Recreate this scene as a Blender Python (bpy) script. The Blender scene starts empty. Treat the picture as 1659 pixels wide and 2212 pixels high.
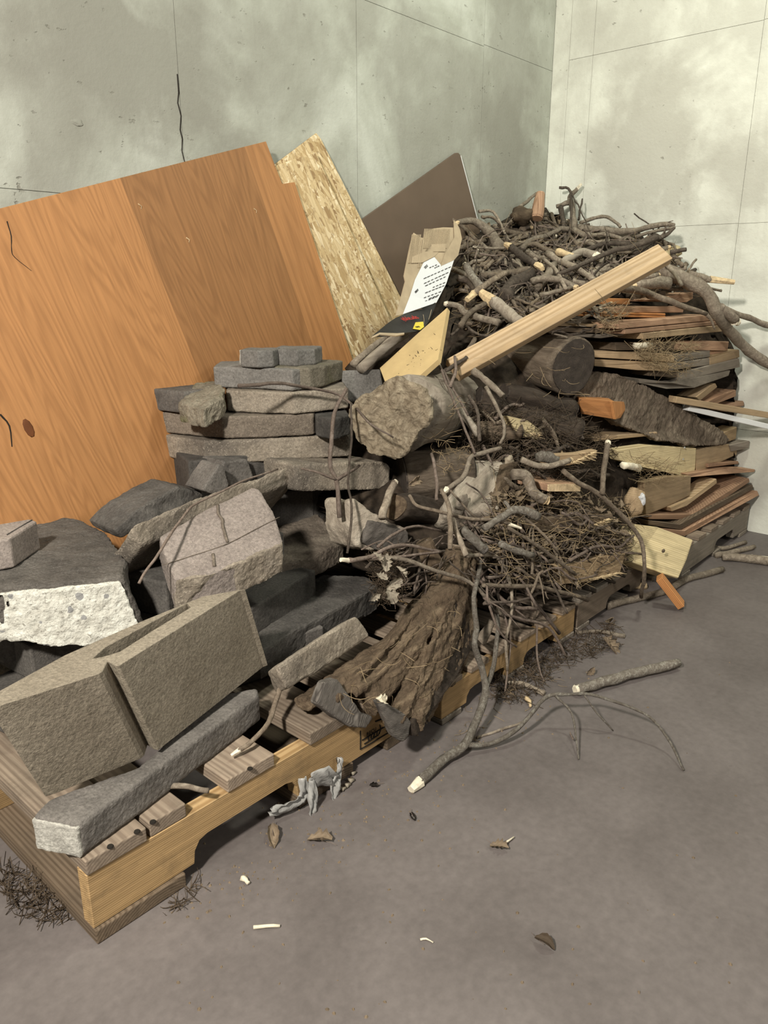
import bpy, bmesh, math, random
from mathutils import Vector, Matrix, noise
random.seed(7)
S = bpy.context.scene
COL = S.collection

# ---------------------------------------------------------------- camera
FPX, CXP, CYP = 1640.0, 829.5, 1106.0
PITCH, YAW, HCAM = math.radians(16.8), math.radians(41.7), 1.30
cd = bpy.data.cameras.new('camera'); cam = bpy.data.objects.new('camera', cd); COL.objects.link(cam)
cd.sensor_fit = 'VERTICAL'; cd.sensor_height = 24.0; cd.lens = FPX / 2212.0 * 24.0
cd.clip_start = 0.02
cam.location = (0, 0, HCAM)
cam.rotation_euler = (math.pi/2 - PITCH, 0, YAW - math.pi/2)
S.camera = cam

# ---------------------------------------------------------------- light and exposure
S.view_settings.view_transform = 'Standard'; S.view_settings.look = 'None'
S.view_settings.gamma = 1.0; S.view_settings.use_curve_mapping = False
S.view_settings.exposure = 0.0
W = bpy.data.worlds.new('world'); S.world = W; W.use_nodes = True
bgn = W.node_tree.nodes['Background']; bgn.inputs[0].default_value = (0.93, 1.0, 0.90, 1); bgn.inputs[1].default_value = 0.085
def area(name, loc, target, size, power, color):
    l = bpy.data.lights.new(name, 'AREA'); l.shape = 'DISK'; l.size = size; l.energy = power; l.color = color
    o = bpy.data.objects.new(name, l); COL.objects.link(o); o.location = loc
    o.rotation_euler = (Vector(target)-Vector(loc)).to_track_quat('-Z', 'Y').to_euler(); return o
area('ceiling_lamp_near', (-1.0, 0.45, 2.45), (2.6, 1.3, 0.6), 0.24, 165, (1.0, 0.95, 0.86))
area('ceiling_lamp_far', (1.6, -2.2, 2.7), (2.6, 1.6, 0.5), 0.7, 36, (1.0, 0.97, 0.90))
area('ceiling_lamp_corner', (2.7, 0.9, 3.6), (3.6, 1.9, 1.4), 0.4, 50, (0.96, 1.0, 0.86))

# ---------------------------------------------------------------- pixel -> world helpers (each point gets its own real distance)
_f = Vector((math.cos(YAW)*math.cos(PITCH), math.sin(YAW)*math.cos(PITCH), -math.sin(PITCH)))
_r = Vector((math.sin(YAW), -math.cos(YAW), 0)); _u = _r.cross(_f); CAM = Vector((0, 0, HCAM))
def ray(px, py): return _f*FPX + _r*(px-CXP) - _u*(py-CYP)
def P(px, py, x=None, y=None, z=None):
    d = ray(px, py)
    if x is not None: t = x/d.x
    elif y is not None: t = y/d.y
    else: t = (z-HCAM)/d.z
    return CAM + d*t
def PP(px, py, o, n):
    d = ray(px, py); t = (o-CAM).dot(n)/d.dot(n); return CAM + d*t
YC = [420, 500, 600, 700, 800, 900, 1000, 1100, 1200, 1300, 1400]
XC = [700, 850, 1000, 1200, 1400, 1600]
YT = [[2.30,2.30,2.30,2.20,2.05,1.95,1.85,1.70,1.55,1.42,1.32],
      [2.40,2.38,2.25,2.10,1.92,1.78,1.66,1.54,1.43,1.34,1.28],
      [2.45,2.40,2.15,1.92,1.75,1.63,1.53,1.43,1.35,1.27,1.24],
      [2.42,2.20,1.82,1.60,1.50,1.44,1.38,1.32,1.27,1.22,1.20],
      [1.80,1.74,1.55,1.42,1.36,1.32,1.28,1.22,1.17,1.15,1.12],
      [1.27,1.27,1.27,1.25,1.24,1.22,1.18,1.13,1.10,1.10,1.10]]
def _seg(a, v):
    v = min(max(v, a[0]), a[-1])
    for i in range(len(a)-1):
        if v <= a[i+1]: return i, (v-a[i])/(a[i+1]-a[i])
def heap_y(px, py):
    i, s = _seg(XC, px); j, t = _seg(YC, py)
    a = YT[i][j]*(1-t)+YT[i][j+1]*t; b = YT[i+1][j]*(1-t)+YT[i+1][j+1]*t
    return a*(1-s)+b*s
def HP(px, py, dy=0.0):
    p = P(px, py, y=heap_y(px, py)+dy)
    if p.x > 4.20: p = P(px, py, x=4.20)
    return p

# ---------------------------------------------------------------- object helpers
def tag(o, label=None, cat=None, group=None, kind=None):
    if label: o['label'] = label
    if cat: o['category'] = cat
    if group: o['group'] = group
    if kind: o['kind'] = kind
    return o
def link(name, me, mat, parent=None):
    o = bpy.data.objects.new(name, me); COL.objects.link(o)
    if mat is not None:
        if len(me.materials) == 0: me.materials.append(mat)
    if parent is not None: o.parent = parent
    return o
def from_bm(name, bm, mat, parent=None, smooth=False, M=None):
    me = bpy.data.meshes.new(name); bmesh.ops.recalc_face_normals(bm, faces=bm.faces[:]); bm.to_mesh(me); bm.free()
    if smooth:
        for p in me.polygons: p.use_smooth = True
    o = link(name, me, mat, parent)
    if M is not None:
        if parent is None: o.matrix_world = M
        else: o.matrix_local = M
    return o
def empty(name, loc):
    o = bpy.data.objects.new(name, None); COL.objects.link(o); o.location = loc; o.empty_display_size = 0.05; return o
def frame(o, x, up):
    x = x.normalized()
    if abs(x.dot(up.normalized())) > 0.999: up = Vector((1, 0, 0)) if abs(x.x) < 0.9 else Vector((0, 1, 0))
    z = (up - x*up.dot(x)).normalized(); y = z.cross(x)
    return Matrix(((x.x,y.x,z.x,o.x),(x.y,y.y,z.y,o.y),(x.z,y.z,z.z,o.z),(0,0,0,1)))
def bevel(o, w, seg=2, ang=0.6):
    m = o.modifiers.new('bevel', 'BEVEL'); m.width = w; m.segments = seg; m.limit_method = 'ANGLE'; m.angle_limit = ang
    return o
_tex = {}
def cloud(scale):
    if scale not in _tex:
        t = bpy.data.textures.new('cloud', 'CLOUDS'); t.noise_scale = scale; t.noise_depth = 3; _tex[scale] = t
    return _tex[scale]
def rough(o, voxel, amp, scale, amp2=0, scale2=0.02):
    m = o.modifiers.new('remesh', 'REMESH'); m.mode = 'VOXEL'; m.voxel_size = voxel; m.use_smooth_shade = False
    for a, s in ((amp, scale), (amp2, scale2)):
        if a:
            d = o.modifiers.new('displace', 'DISPLACE'); d.texture = cloud(s); d.strength = a; d.mid_level = 0.5; d.texture_coords = 'LOCAL'
    return o
def box_bm(bm, c, h, M=None):
    vs = []
    for sx in (-1, 1):
        for sy in (-1, 1):
            for sz in (-1, 1):
                p = Vector((c[0]+sx*h[0], c[1]+sy*h[1], c[2]+sz*h[2]))
                if M: p = M @ p
                vs.append(bm.verts.new(p))
    for f in ((0,1,3,2),(4,6,7,5),(0,4,5,1),(2,3,7,6),(0,2,6,4),(1,5,7,3)): bm.faces.new([vs[i] for i in f])
    return bm
def hull_prism(bm, A, B):
    n = len(A); a = [bm.verts.new(p) for p in A]; b = [bm.verts.new(p) for p in B]
    bm.faces.new(a); bm.faces.new(b[::-1])
    for i in range(n): bm.faces.new((a[i], b[i], b[(i+1)%n], a[(i+1)%n]))
    return bm
def prism(name, A, B, mat, parent=None, bev=0.004, xdir=None, up=Vector((0,0,1)), seg=2):
    """Closed solid between loop A and loop B (world points), with its own local frame."""
    c = sum(A, Vector()) + sum(B, Vector()); c /= (len(A)+len(B))
    c.z = min(p.z for p in A+B) if parent is None else c.z
    M = frame(c, xdir if xdir else (A[1]-A[0]), up); Mi = M.inverted()
    bm = bmesh.new(); hull_prism(bm, [Mi @ p for p in A], [Mi @ p for p in B])
    if parent is not None: M = parent.matrix_world.inverted() @ M
    o = from_bm(name, bm, mat, parent, M=M)
    if bev: bevel(o, bev, seg)
    return o
def away(W):
    n = (W[1]-W[0]).cross(W[-1]-W[0]).normalized()
    c = sum(W, Vector())/len(W)
    if n.dot(c-CAM) < 0: n = -n
    return n
def quad(name, px, ys, depth, mat, flat=True, ext=None, **k):
    """Block whose front face shows the pixel polygon px, each corner at its own y; the body goes depth away from it."""
    if len(ys) == 2: ys = (ys[0], ys[1], ys[1], ys[0])
    W_ = [P(a, b, y=yy) for (a, b), yy in zip(px, ys)]
    W_ = [p if p.x < 4.245 else P(q[0], q[1], x=4.245) for p, q in zip(W_, px)]
    n = away(W_)
    if flat: n.z *= 0.0; n.normalize()
    if max(p.x for p in W_)+n.x*depth > 4.26: n = Vector((0, 1, 0))
    e = Vector(ext) if ext else n*depth
    return prism(name, W_, [p + e for p in W_], mat, xdir=W_[1]-W_[0], **k)
def slab(name, px, z, t, mat, down=Vector((0,0,-1)), **k):
    """Block whose top face shows the pixel polygon px at height z (number or list)."""
    zs = z if isinstance(z, (list, tuple)) else [z]*len(px)
    A = [P(a, b, z=h) for (a, b), h in zip(px, zs)]
    return prism(name, A, [p + down*t for p in A], mat, **k)
def beam(name, p0, p1, w, t, mat, up=Vector((0,0,1)), parent=None, bev=0.003):
    c = (p0+p1)/2; M = frame(c, p1-p0, up); L = (p1-p0).length
    bm = box_bm(bmesh.new(), (0,0,0), (L/2, w/2, t/2))
    o = from_bm(name, bm, mat, parent, M=M)
    if bev: bevel(o, bev)
    return o
def spline(pts, n):
    """Catmull-Rom through pts, n samples per span."""
    Q = [pts[0]*2-pts[1]] + list(pts) + [pts[-1]*2-pts[-2]]; out = []
    for i in range(1, len(Q)-2):
        p0, p1, p2, p3 = Q[i-1:i+3]
        for k in range(n):
            t = k/n
            out.append(0.5*((2*p1)+(p2-p0)*t+(2*p0-5*p1+4*p2-p3)*t*t+(3*p1-p0-3*p2+p3)*t*t*t))
    out.append(Q[-2].copy()); return out
def tube_bm(bm, pts, r0, r1, ns=7, lump=0.12, seed=0, cap=True, flat=1.0):
    n = len(pts); rings = []; prev = None
    for i, p in enumerate(pts):
        d = (pts[min(i+1, n-1)] - pts[max(i-1, 0)]).normalized()
        if prev is None:
            a = Vector((0,0,1)) if abs(d.z) < 0.9 else Vector((1,0,0)); u = d.cross(a).normalized()
        else: u = (prev - d*prev.dot(d)).normalized()
        prev = u; v = d.cross(u); t = i/(n-1); r = r0*(1-t)+r1*t; ring = []
        for k in range(ns):
            a = 2*math.pi*k/ns; q = u*math.cos(a)+v*math.sin(a)*flat
            rr = r*(1+lump*noise.noise(p*(0.35/max(r,0.004))+q*0.9+Vector((seed*3.1, seed*1.7, 0)))*1.6)
            ring.append(bm.verts.new(p+q*rr))
        rings.append(ring)
    for i in range(n-1):
        for k in range(ns):
            bm.faces.new((rings[i][k], rings[i][(k+1)%ns], rings[i+1][(k+1)%ns], rings[i+1][k]))
    if cap: bm.faces.new(rings[0][::-1]); bm.faces.new(rings[-1])
    return rings
_sd = [0]
def stick(name, pts, r0, r1, mat, label, cat, group=None, n=4, ns=7, lump=0.14, wob=0.0, forks=(), cut=None, cutmat=None, cutlen=0.02, smooth=True):
    """A branch: one continuous mesh with its side twigs (forks = [(points, r0, r1)]); pale cut or broken ends are children."""
    _sd[0] += 1; sd = _sd[0]
    o0 = pts[0].copy(); bm = bmesh.new()
    def path(q):
        s = spline([p-o0 for p in q], n)
        if wob:
            for i in range(1, len(s)-1): s[i] = s[i] + noise.noise_vector(s[i]*14+Vector((sd, 0, sd*.37)))*wob
        return s
    main = path(pts); tube_bm(bm, main, r0, r1, ns, lump, sd)
    for q, a, b in forks: tube_bm(bm, path(q), a, b, max(4, ns-2), lump, sd+.5)
    o = from_bm(name, bm, mat, smooth=smooth); o.location = o0; tag(o, label, cat, group)
    for c in (cut or ()):
        if c == 0: e, d, r = main[0], (main[0]-main[1]).normalized(), r0
        else: e, d, r = main[-1], (main[-1]-main[-2]).normalized(), r1
        b = bmesh.new()
        tube_bm(b, [e-d*0.004, e+d*cutlen*0.6, e+d*cutlen], r*1.02, r*0.72, ns, 0.3, sd+9)
        from_bm('broken_end', b, cutmat, o)
    return o
def log(name, p0, p1, r0, r1, bark, wood, label, cat='log', group=None, ns=26, nl=14, lump=0.10, ends=(0, 1), bend=None, flat=1.0):
    ax = p1-p0; M = frame((p0+p1)/2, ax, Vector((0,0,1))); Mi = M.inverted(); L = ax.length
    pts = [Vector((-L/2+L*i/nl, 0, (bend or 0)*math.sin(math.pi*i/nl))) for i in range(nl+1)]
    _sd[0] += 1; bm = bmesh.new(); rings = tube_bm(bm, pts, r0, r1, ns, lump, _sd[0], True, flat)
    rl = [[v.co.copy() for v in rings[0]], [v.co.copy() for v in rings[-1]]]
    o = from_bm(name, bm, bark, smooth=True, M=M); tag(o, label, cat, group)
    for e in ends:
        b = bmesh.new(); dx = Vector((-0.006 if e == 0 else 0.006, 0, 0)); c = sum(rl[e], Vector())/ns
        A = [c+(q-c)*0.93 for q in rl[e]]
        hull_prism(b, [q+dx for q in A], [q-dx*2 for q in A])
        from_bm('cut_end', b, wood, o)
    return o

# ---------------------------------------------------------------- materials
def nt(name):
    m = bpy.data.materials.new(name); m.use_nodes = True; t = m.node_tree
    b = t.nodes['Principled BSDF']; b.inputs['Specular IOR Level'].default_value = 0.25
    return m, t, b
def N(t, k, **kw):
    n = t.nodes.new(k)
    for a, v in kw.items():
        if a in n.inputs.keys(): n.inputs[a].default_value = v
        else: setattr(n, a, v)
    return n
def ramp(t, stops, fac=None, interp='LINEAR'):
    r = t.nodes.new('ShaderNodeValToRGB'); e = r.color_ramp.elements; r.color_ramp.interpolation = interp
    while len(e) < len(stops): e.new(0.5)
    for el, (p, c) in zip(e, stops): el.position = p; el.color = (c[0], c[1], c[2], 1)
    if fac is not None: t.links.new(fac, r.inputs[0])
    return r
def coords(t, scale=(1,1,1), rnd=True, rot=(0,0,0)):
    tc = N(t, 'ShaderNodeTexCoord'); mp = N(t, 'ShaderNodeMapping'); mp.inputs['Scale'].default_value = scale; mp.inputs['Rotation'].default_value = rot
    src = tc.outputs['Object']
    if rnd:
        oi = N(t, 'ShaderNodeObjectInfo'); mul = N(t, 'ShaderNodeMath', operation='MULTIPLY'); mul.inputs[1].default_value = 37.0
        t.links.new(oi.outputs['Random'], mul.inputs[0])
        ad = N(t, 'ShaderNodeVectorMath', operation='ADD'); t.links.new(src, ad.inputs[0]); t.links.new(mul.outputs[0], ad.inputs[1]); src = ad.outputs[0]
    t.links.new(src, mp.inputs['Vector']); return mp.outputs[0]
def noi(t, vec, scale, detail=6, rough_=0.6, dist=0.0):
    n = N(t, 'ShaderNodeTexNoise'); n.inputs['Scale'].default_value = scale; n.inputs['Detail'].default_value = detail
    n.inputs['Roughness'].default_value = rough_; n.inputs['Distortion'].default_value = dist
    t.links.new(vec, n.inputs['Vector']); return n.outputs['Fac']
def mix(t, fac, a, b, mode='MIX'):
    m = N(t, 'ShaderNodeMix', data_type='RGBA', blend_type=mode)
    if isinstance(fac, (int, float)): m.inputs[0].default_value = fac
    else: t.links.new(fac, m.inputs[0])
    for s, v in ((6, a), (7, b)):
        if isinstance(v, (tuple, list)): m.inputs[s].default_value = (v[0], v[1], v[2], 1)
        else: t.links.new(v, m.inputs[s])
    return m.outputs[2]
def bump(t, b, h, strength, dist=0.01, prev=None):
    n = N(t, 'ShaderNodeBump'); n.inputs['Strength'].default_value = strength; n.inputs['Distance'].default_value = dist
    t.links.new(h, n.inputs['Height'])
    if prev is not None: t.links.new(prev, n.inputs['Normal'])
    t.links.new(n.outputs[0], b.inputs['Normal']); return n.outputs[0]
def var(t, col, lo=0.8, hi=1.15):
    oi = N(t, 'ShaderNodeObjectInfo'); mr = N(t, 'ShaderNodeMapRange'); mr.inputs[3].default_value = lo; mr.inputs[4].default_value = hi
    t.links.new(oi.outputs['Random'], mr.inputs[0])
    return mix(t, 1.0, col, mr.outputs[0], 'MULTIPLY')
def concrete(name, a, b_, c_=None, s=7, speck=None, ro=0.9, bs=0.5, moss=None):
    m, t, b = nt(name); v = coords(t)
    col = ramp(t, [(0.32, a), (0.68, b_)], noi(t, v, s, 8, 0.65)).outputs[0]
    if c_: col = mix(t, ramp(t, [(0.5, (0,0,0)), (0.66, (1,1,1))], noi(t, v, s*0.45, 4, 0.6)).outputs[0], col, c_)
    fine = noi(t, v, 140, 4, 0.7)
    col = mix(t, 1.0, col, ramp(t, [(0.3, (0.62,)*3), (0.7, (1.25,)*3)], fine).outputs[0], 'MULTIPLY')
    if speck:
        vo = N(t, 'ShaderNodeTexVoronoi'); vo.inputs['Scale'].default_value = 120; t.links.new(v, vo.inputs['Vector'])
        col = mix(t, ramp(t, [(0.12, (0.6,)*3), (0.2, (0,0,0))], vo.outputs['Distance']).outputs[0], col, speck)
    if moss: col = mix(t, ramp(t, [(0.52, (0,0,0)), (0.68, (0.8,)*3)], noi(t, v, 5, 5)).outputs[0], col, moss)
    t.links.new(var(t, col), b.inputs['Base Color']); b.inputs['Roughness'].default_value = ro
    n1 = bump(t, b, noi(t, v, 22, 6), bs*0.5, 0.02); bump(t, b, fine, bs, 0.004, n1); return m
def lumber(name, light, dark, ring=55, dirt=0.35, ro=0.75, dirtcol=(0.07, 0.055, 0.04)):
    m, t, b = nt(name); v = coords(t, (0.06, 1, 1))
    w = N(t, 'ShaderNodeTexWave', wave_type='RINGS', rings_direction='X'); w.inputs['Scale'].default_value = ring; w.inputs['Distortion'].default_value = 5; w.inputs['Detail'].default_value = 3; w.inputs['Detail Scale'].default_value = 0.35
    v2 = N(t, 'ShaderNodeVectorMath', operation='ADD'); v2.inputs[1].default_value = (0, 0.05, 0.13); tc = coords(t, (0.05, 1, 1), False); t.links.new(tc, v2.inputs[0]); t.links.new(v2.outputs[0], w.inputs['Vector'])
    g = noi(t, v, 60, 5, 0.7)
    col = mix(t, ramp(t, [(0.25, (0,0,0)), (0.9, (0.85,)*3)], w.outputs['Fac']).outputs[0], light, dark)
    col = mix(t, 1.0, col, ramp(t, [(0.3, (0.72,)*3), (0.7, (1.15,)*3)], g).outputs[0], 'MULTIPLY')
    col = mix(t, ramp(t, [(0.5, (0,0,0)), (0.75, (dirt,)*3)], noi(t, coords(t), 9, 6, 0.65)).outputs[0], col, dirtcol)
    t.links.new(var(t, col, 0.78, 1.18), b.inputs['Base Color']); b.inputs['Roughness'].default_value = ro
    bump(t, b, g, 0.35, 0.004); return m
def bark(name, a, b_, c_, s=1.0, st=(0.25, 1, 1), bs=1.0):
    m, t, b = nt(name); v = coords(t, st)
    f = noi(t, v, 34*s, 8, 0.7, 0.6)
    col = ramp(t, [(0.28, a), (0.5, b_), (0.74, c_)], f).outputs[0]
    col = mix(t, ramp(t, [(0.45, (0,0,0)), (0.7, (0.75,)*3)], noi(t, coords(t), 8*s, 5)).outputs[0], col, mix(t, 0.5, a, b_))
    t.links.new(var(t, col, 0.75, 1.2), b.inputs['Base Color']); b.inputs['Roughness'].default_value = 0.92
    bump(t, b, f, bs, 0.012); return m
def cutwood(name, light, dark, s=70):
    m, t, b = nt(name); v = coords(t, (0.3, 1, 1), False)
    w = N(t, 'ShaderNodeTexWave', wave_type='RINGS', rings_direction='X'); w.inputs['Scale'].default_value = s; w.inputs['Distortion'].default_value = 3; w.inputs['Detail'].default_value = 3; t.links.new(v, w.inputs['Vector'])
    col = mix(t, w.outputs['Fac'], light, dark); f = noi(t, v, 30, 7, 0.7)
    col = mix(t, 1.0, col, ramp(t, [(0.3, (0.5,)*3), (0.7, (1.2,)*3)], f).outputs[0], 'MULTIPLY')
    t.links.new(col, b.inputs['Base Color']); b.inputs['Roughness'].default_value = 0.85; bump(t, b, f, 0.6, 0.006); return m
def plain(name, c, ro=0.8, s=20, amt=0.3, bs=0.2):
    m, t, b = nt(name); v = coords(t); f = noi(t, v, s, 5)
    t.links.new(mix(t, 1.0, c, ramp(t, [(0.3, (1-amt,)*3), (0.7, (1+amt*0.6,)*3)], f).outputs[0], 'MULTIPLY'), b.inputs['Base Color'])
    b.inputs['Roughness'].default_value = ro
    if bs: bump(t, b, f, bs, 0.006)
    return m
def half(t):
    n = N(t, 'ShaderNodeMath', operation='MULTIPLY'); n.inputs[1].default_value = 0.5; return n
def wallmat(name, light, mid, dark, seed, stains=()):
    m, t, b = nt(name); tc = N(t, 'ShaderNodeTexCoord'); mp = N(t, 'ShaderNodeMapping'); mp.inputs['Location'].default_value = seed
    geo = N(t, 'ShaderNodeNewGeometry'); t.links.new(geo.outputs['Position'], mp.inputs['Vector']); v = mp.outputs[0]
    big = noi(t, v, 1.5, 5, 0.62, 0.4); med = noi(t, v, 6, 6, 0.6)
    col = ramp(t, [(0.38, light), (0.49, mid), (0.60, dark)], big).outputs[0]
    col = mix(t, 0.30, col, ramp(t, [(0.35, light), (0.65, mid)], med).outputs[0])
    for (sx, sy, sz), rad, amt, sc3 in stains:     # damp stains, each with an irregular outline of its own
        sm = N(t, 'ShaderNodeVectorMath', operation='SUBTRACT'); sm.inputs[1].default_value = (sx, sy, sz); t.links.new(geo.outputs['Position'], sm.inputs[0])
        ss = N(t, 'ShaderNodeVectorMath', operation='MULTIPLY'); ss.inputs[1].default_value = sc3; t.links.new(sm.outputs[0], ss.inputs[0])
        ln = N(t, 'ShaderNodeVectorMath', operation='LENGTH'); t.links.new(ss.outputs[0], ln.inputs[0])
        ad = N(t, 'ShaderNodeMath', operation='MULTIPLY_ADD'); ad.inputs[1].default_value = 0.9; t.links.new(noi(t, v, 3.5, 5, 0.6), ad.inputs[0]); t.links.new(ln.outputs['Value'], ad.inputs[2])
        col = mix(t, ramp(t, [((rad+0.38)/2, (amt,)*3), ((rad+0.60)/2, (0,0,0))], (lambda h: (t.links.new(ad.outputs[0], h.inputs[0]), h.outputs[0])[1])(half(t))).outputs[0], col, dark)
    vs = N(t, 'ShaderNodeMapping'); vs.inputs['Scale'].default_value = (1, 1, 0.12); t.links.new(v, vs.inputs['Vector'])
    col = mix(t, ramp(t, [(0.55, (0,0,0)), (0.72, (0.35,)*3)], noi(t, vs.outputs[0], 9, 5)).outputs[0], col, dark)
    vo = N(t, 'ShaderNodeMapping'); vo.inputs['Scale'].default_value = (1, 1, 1.5); t.links.new(v, vo.inputs['Vector'])
    pit = noi(t, vo.outputs[0], 26, 3, 0.5); zone = noi(t, v, 3.2, 3)
    pm = N(t, 'ShaderNodeMath', operation='MULTIPLY'); t.links.new(ramp(t, [(0.685, (0,0,0)), (0.73, (0.8,)*3)], pit).outputs[0], pm.inputs[0]); t.links.new(ramp(t, [(0.42, (0,0,0)), (0.58, (1,1,1))], zone).outputs[0], pm.inputs[1])
    col = mix(t, pm.outputs[0], col, mix(t, 0.5, dark, (0.16, 0.15, 0.12)))
    t.links.new(col, b.inputs['Base Color']); b.inputs['Roughness'].default_value = 0.85
    n1 = bump(t, b, noi(t, v, 60, 6, 0.65), 0.35, 0.006); iv = N(t, 'ShaderNodeMath', operation='SUBTRACT'); iv.inputs[0].default_value = 1; t.links.new(pm.outputs[0], iv.inputs[1]); bump(t, b, iv.outputs[0], 0.5, 0.006, n1); return m
def floormat():
    m, t, b = nt('concrete_floor'); v = coords(t, rnd=False)
    col = ramp(t, [(0.33, (0.122, 0.104, 0.097)), (0.66, (0.172, 0.149, 0.140))], noi(t, v, 2.6, 7, 0.6, 0.3)).outputs[0]
    col = mix(t, 1.0, col, ramp(t, [(0.3, (0.88,)*3), (0.7, (1.1,)*3)], noi(t, v, 45, 5)).outputs[0], 'MULTIPLY')
    col = mix(t, ramp(t, [(0.70, (0,0,0)), (0.78, (0.55,)*3)], noi(t, v, 17, 3)).outputs[0], col, (0.085, 0.075, 0.075))
    t.links.new(col, b.inputs['Base Color']); b.inputs['Roughness'].default_value = 0.55; b.inputs['Specular IOR Level'].default_value = 0.3
    bump(t, b, noi(t, v, 70, 5), 0.08, 0.004); return m
def plymat(name, base, dark, light, stops):
    """Orange fir veneer: grain along local X, veneer strips across local Y (stops = [(y, tone)])."""
    m, t, b = nt(name); tc = N(t, 'ShaderNodeTexCoord'); o = tc.outputs['Object']
    mp = N(t, 'ShaderNodeMapping'); mp.inputs['Scale'].default_value = (0.16, 1.5, 1); t.links.new(o, mp.inputs['Vector'])
    f = noi(t, mp.outputs[0], 3.2, 2.0, 0.5, 0.5)
    mu = N(t, 'ShaderNodeMath', operation='MULTIPLY'); mu.inputs[1].default_value = 190; t.links.new(f, mu.inputs[0])
    si = N(t, 'ShaderNodeMath', operation='SINE'); t.links.new(mu.outputs[0], si.inputs[0])
    mr = N(t, 'ShaderNodeMapRange'); mr.inputs[1].default_value = -1; t.links.new(si.outputs[0], mr.inputs[0])
    col = mix(t, ramp(t, [(0.35, (0,0,0)), (1.0, (0.30,)*3)], mr.outputs[0]).outputs[0], base, dark)
    mp2 = N(t, 'ShaderNodeMapping'); mp2.inputs['Scale'].default_value = (0.05, 1, 1); t.links.new(o, mp2.inputs['Vector'])
    col = mix(t, 1.0, col, ramp(t, [(0.3, (0.84,)*3), (0.7, (1.12,)*3)], noi(t, mp2.outputs[0], 90, 5)).outputs[0], 'MULTIPLY')
    sx = N(t, 'ShaderNodeSeparateXYZ'); t.links.new(o, sx.inputs[0])
    ma = N(t, 'ShaderNodeMapRange'); ma.inputs[1].default_value = -2; ma.inputs[2].default_value = 2; t.links.new(sx.outputs[1], ma.inputs[0])
    st = ramp(t, [((y+2)/4, (k, k, k)) for y, k in stops], ma.outputs[0], 'CONSTANT')
    col = mix(t, 1.0, col, st.outputs[0], 'MULTIPLY')
    col = mix(t, ramp(t, [(0.62, (0,0,0)), (0.76, (0.3,)*3)], noi(t, mp.outputs[0], 5, 5)).outputs[0], col, dark)
    t.links.new(col, b.inputs['Base Color']); b.inputs['Roughness'].default_value = 0.55; b.inputs['Specular IOR Level'].default_value = 0.35
    bump(t, b, mr.outputs[0], 0.06, 0.003); return m
def osbmat():
    m, t, b = nt('strand_board'); cols = []
    for i, (rz, sc) in enumerate(((0.5, (9, 46, 1)), (-0.7, (8, 40, 1)), (1.3, (10, 38, 1)))):
        v = coords(t, sc, False, (0, 0, rz)); vo = N(t, 'ShaderNodeTexVoronoi'); vo.inputs['Scale'].default_value = 1.6; t.links.new(v, vo.inputs['Vector'])
        sp = N(t, 'ShaderNodeSeparateColor'); t.links.new(vo.outputs['Color'], sp.inputs[0])
        c = ramp(t, [(0.0, (0.26, 0.16, 0.075)), (0.12, (0.42, 0.29, 0.14)), (0.45, (0.56, 0.42, 0.23)), (0.8, (0.62, 0.48, 0.28)), (1.0, (0.78, 0.66, 0.45))], sp.outputs[0]).outputs[0]
        e = N(t, 'ShaderNodeTexVoronoi', feature='DISTANCE_TO_EDGE'); e.inputs['Scale'].default_value = 1.6; t.links.new(v, e.inputs['Vector'])
        cols.append((mix(t, ramp(t, [(0.0, (0.55,)*3), (0.06, (0,0,0))], e.outputs['Distance']).outputs[0], c, (0.22, 0.14, 0.07)), sp.outputs[1]))
    v = coords(t, rnd=False)
    k1 = ramp(t, [(0.47, (0,0,0)), (0.50, (1,1,1))], noi(t, v, 9, 4, 0.7, 1.0)).outputs[0]; k2 = ramp(t, [(0.54, (0,0,0)), (0.56, (1,1,1))], noi(t, v, 11, 4, 0.7, 1.5)).outputs[0]
    col = mix(t, k2, mix(t, k1, cols[0][0], cols[1][0]), cols[2][0])
    t.links.new(col, b.inputs['Base Color']); b.inputs['Roughness'].default_value = 0.7
    bump(t, b, cols[0][1], 0.25, 0.004); return m

M_FLOOR = floormat()
M_WALLL = wallmat('cast_wall_shade', (0.50, 0.51, 0.45), (0.37, 0.375, 0.32), (0.25, 0.243, 0.205), (3.1, 0, 0.6), [(tuple(P(250, 120, y=2.52)), 0.32, 0.85, (0.9, 1, 1.5)), (tuple(P(640, 170, y=2.52)), 0.22, 0.5, (1, 1, 1)), (tuple(P(1090, 120, y=2.52)), 0.28, 0.6, (1.3, 1, 0.5)), (tuple(P(1090, 380, y=2.52)), 0.25, 0.7, (1.3, 1, 0.8))])  # left wall: the weaker grazing light is put into a darker wall colour
M_WALLR = wallmat('cast_wall_lit', (0.78, 0.78, 0.69), (0.66, 0.65, 0.57), (0.46, 0.44, 0.38), (0, 7.7, 1.9), [(tuple(P(1405, 330, x=4.27)), 0.33, 0.8, (1, 1.35, 0.8)), (tuple(P(1360, 50, x=4.27)), 0.2, 0.6, (1, 1, 1)), (tuple(P(1560, 320, x=4.27)), 0.12, 0.7, (1, 1, 1.2))])  # right wall: same concrete, colour lightened for the light it faces
M_CGREY = concrete('grey_paver', (0.090, 0.080, 0.072), (0.185, 0.168, 0.150), bs=0.5)
M_CTAN = concrete('tan_paver', (0.20, 0.165, 0.125), (0.34, 0.29, 0.23), (0.13, 0.11, 0.09), speck=(0.55, 0.48, 0.38))
M_CROSE = concrete('rose_paver', (0.20, 0.165, 0.145), (0.30, 0.255, 0.225), speck=(0.42, 0.36, 0.30), s=5)
M_CBROWN = concrete('brown_paver', (0.11, 0.088, 0.068), (0.205, 0.168, 0.132), speck=(0.36, 0.30, 0.23))
M_CDARK = concrete('dark_paver', (0.055, 0.050, 0.045), (0.125, 0.113, 0.101))
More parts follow.
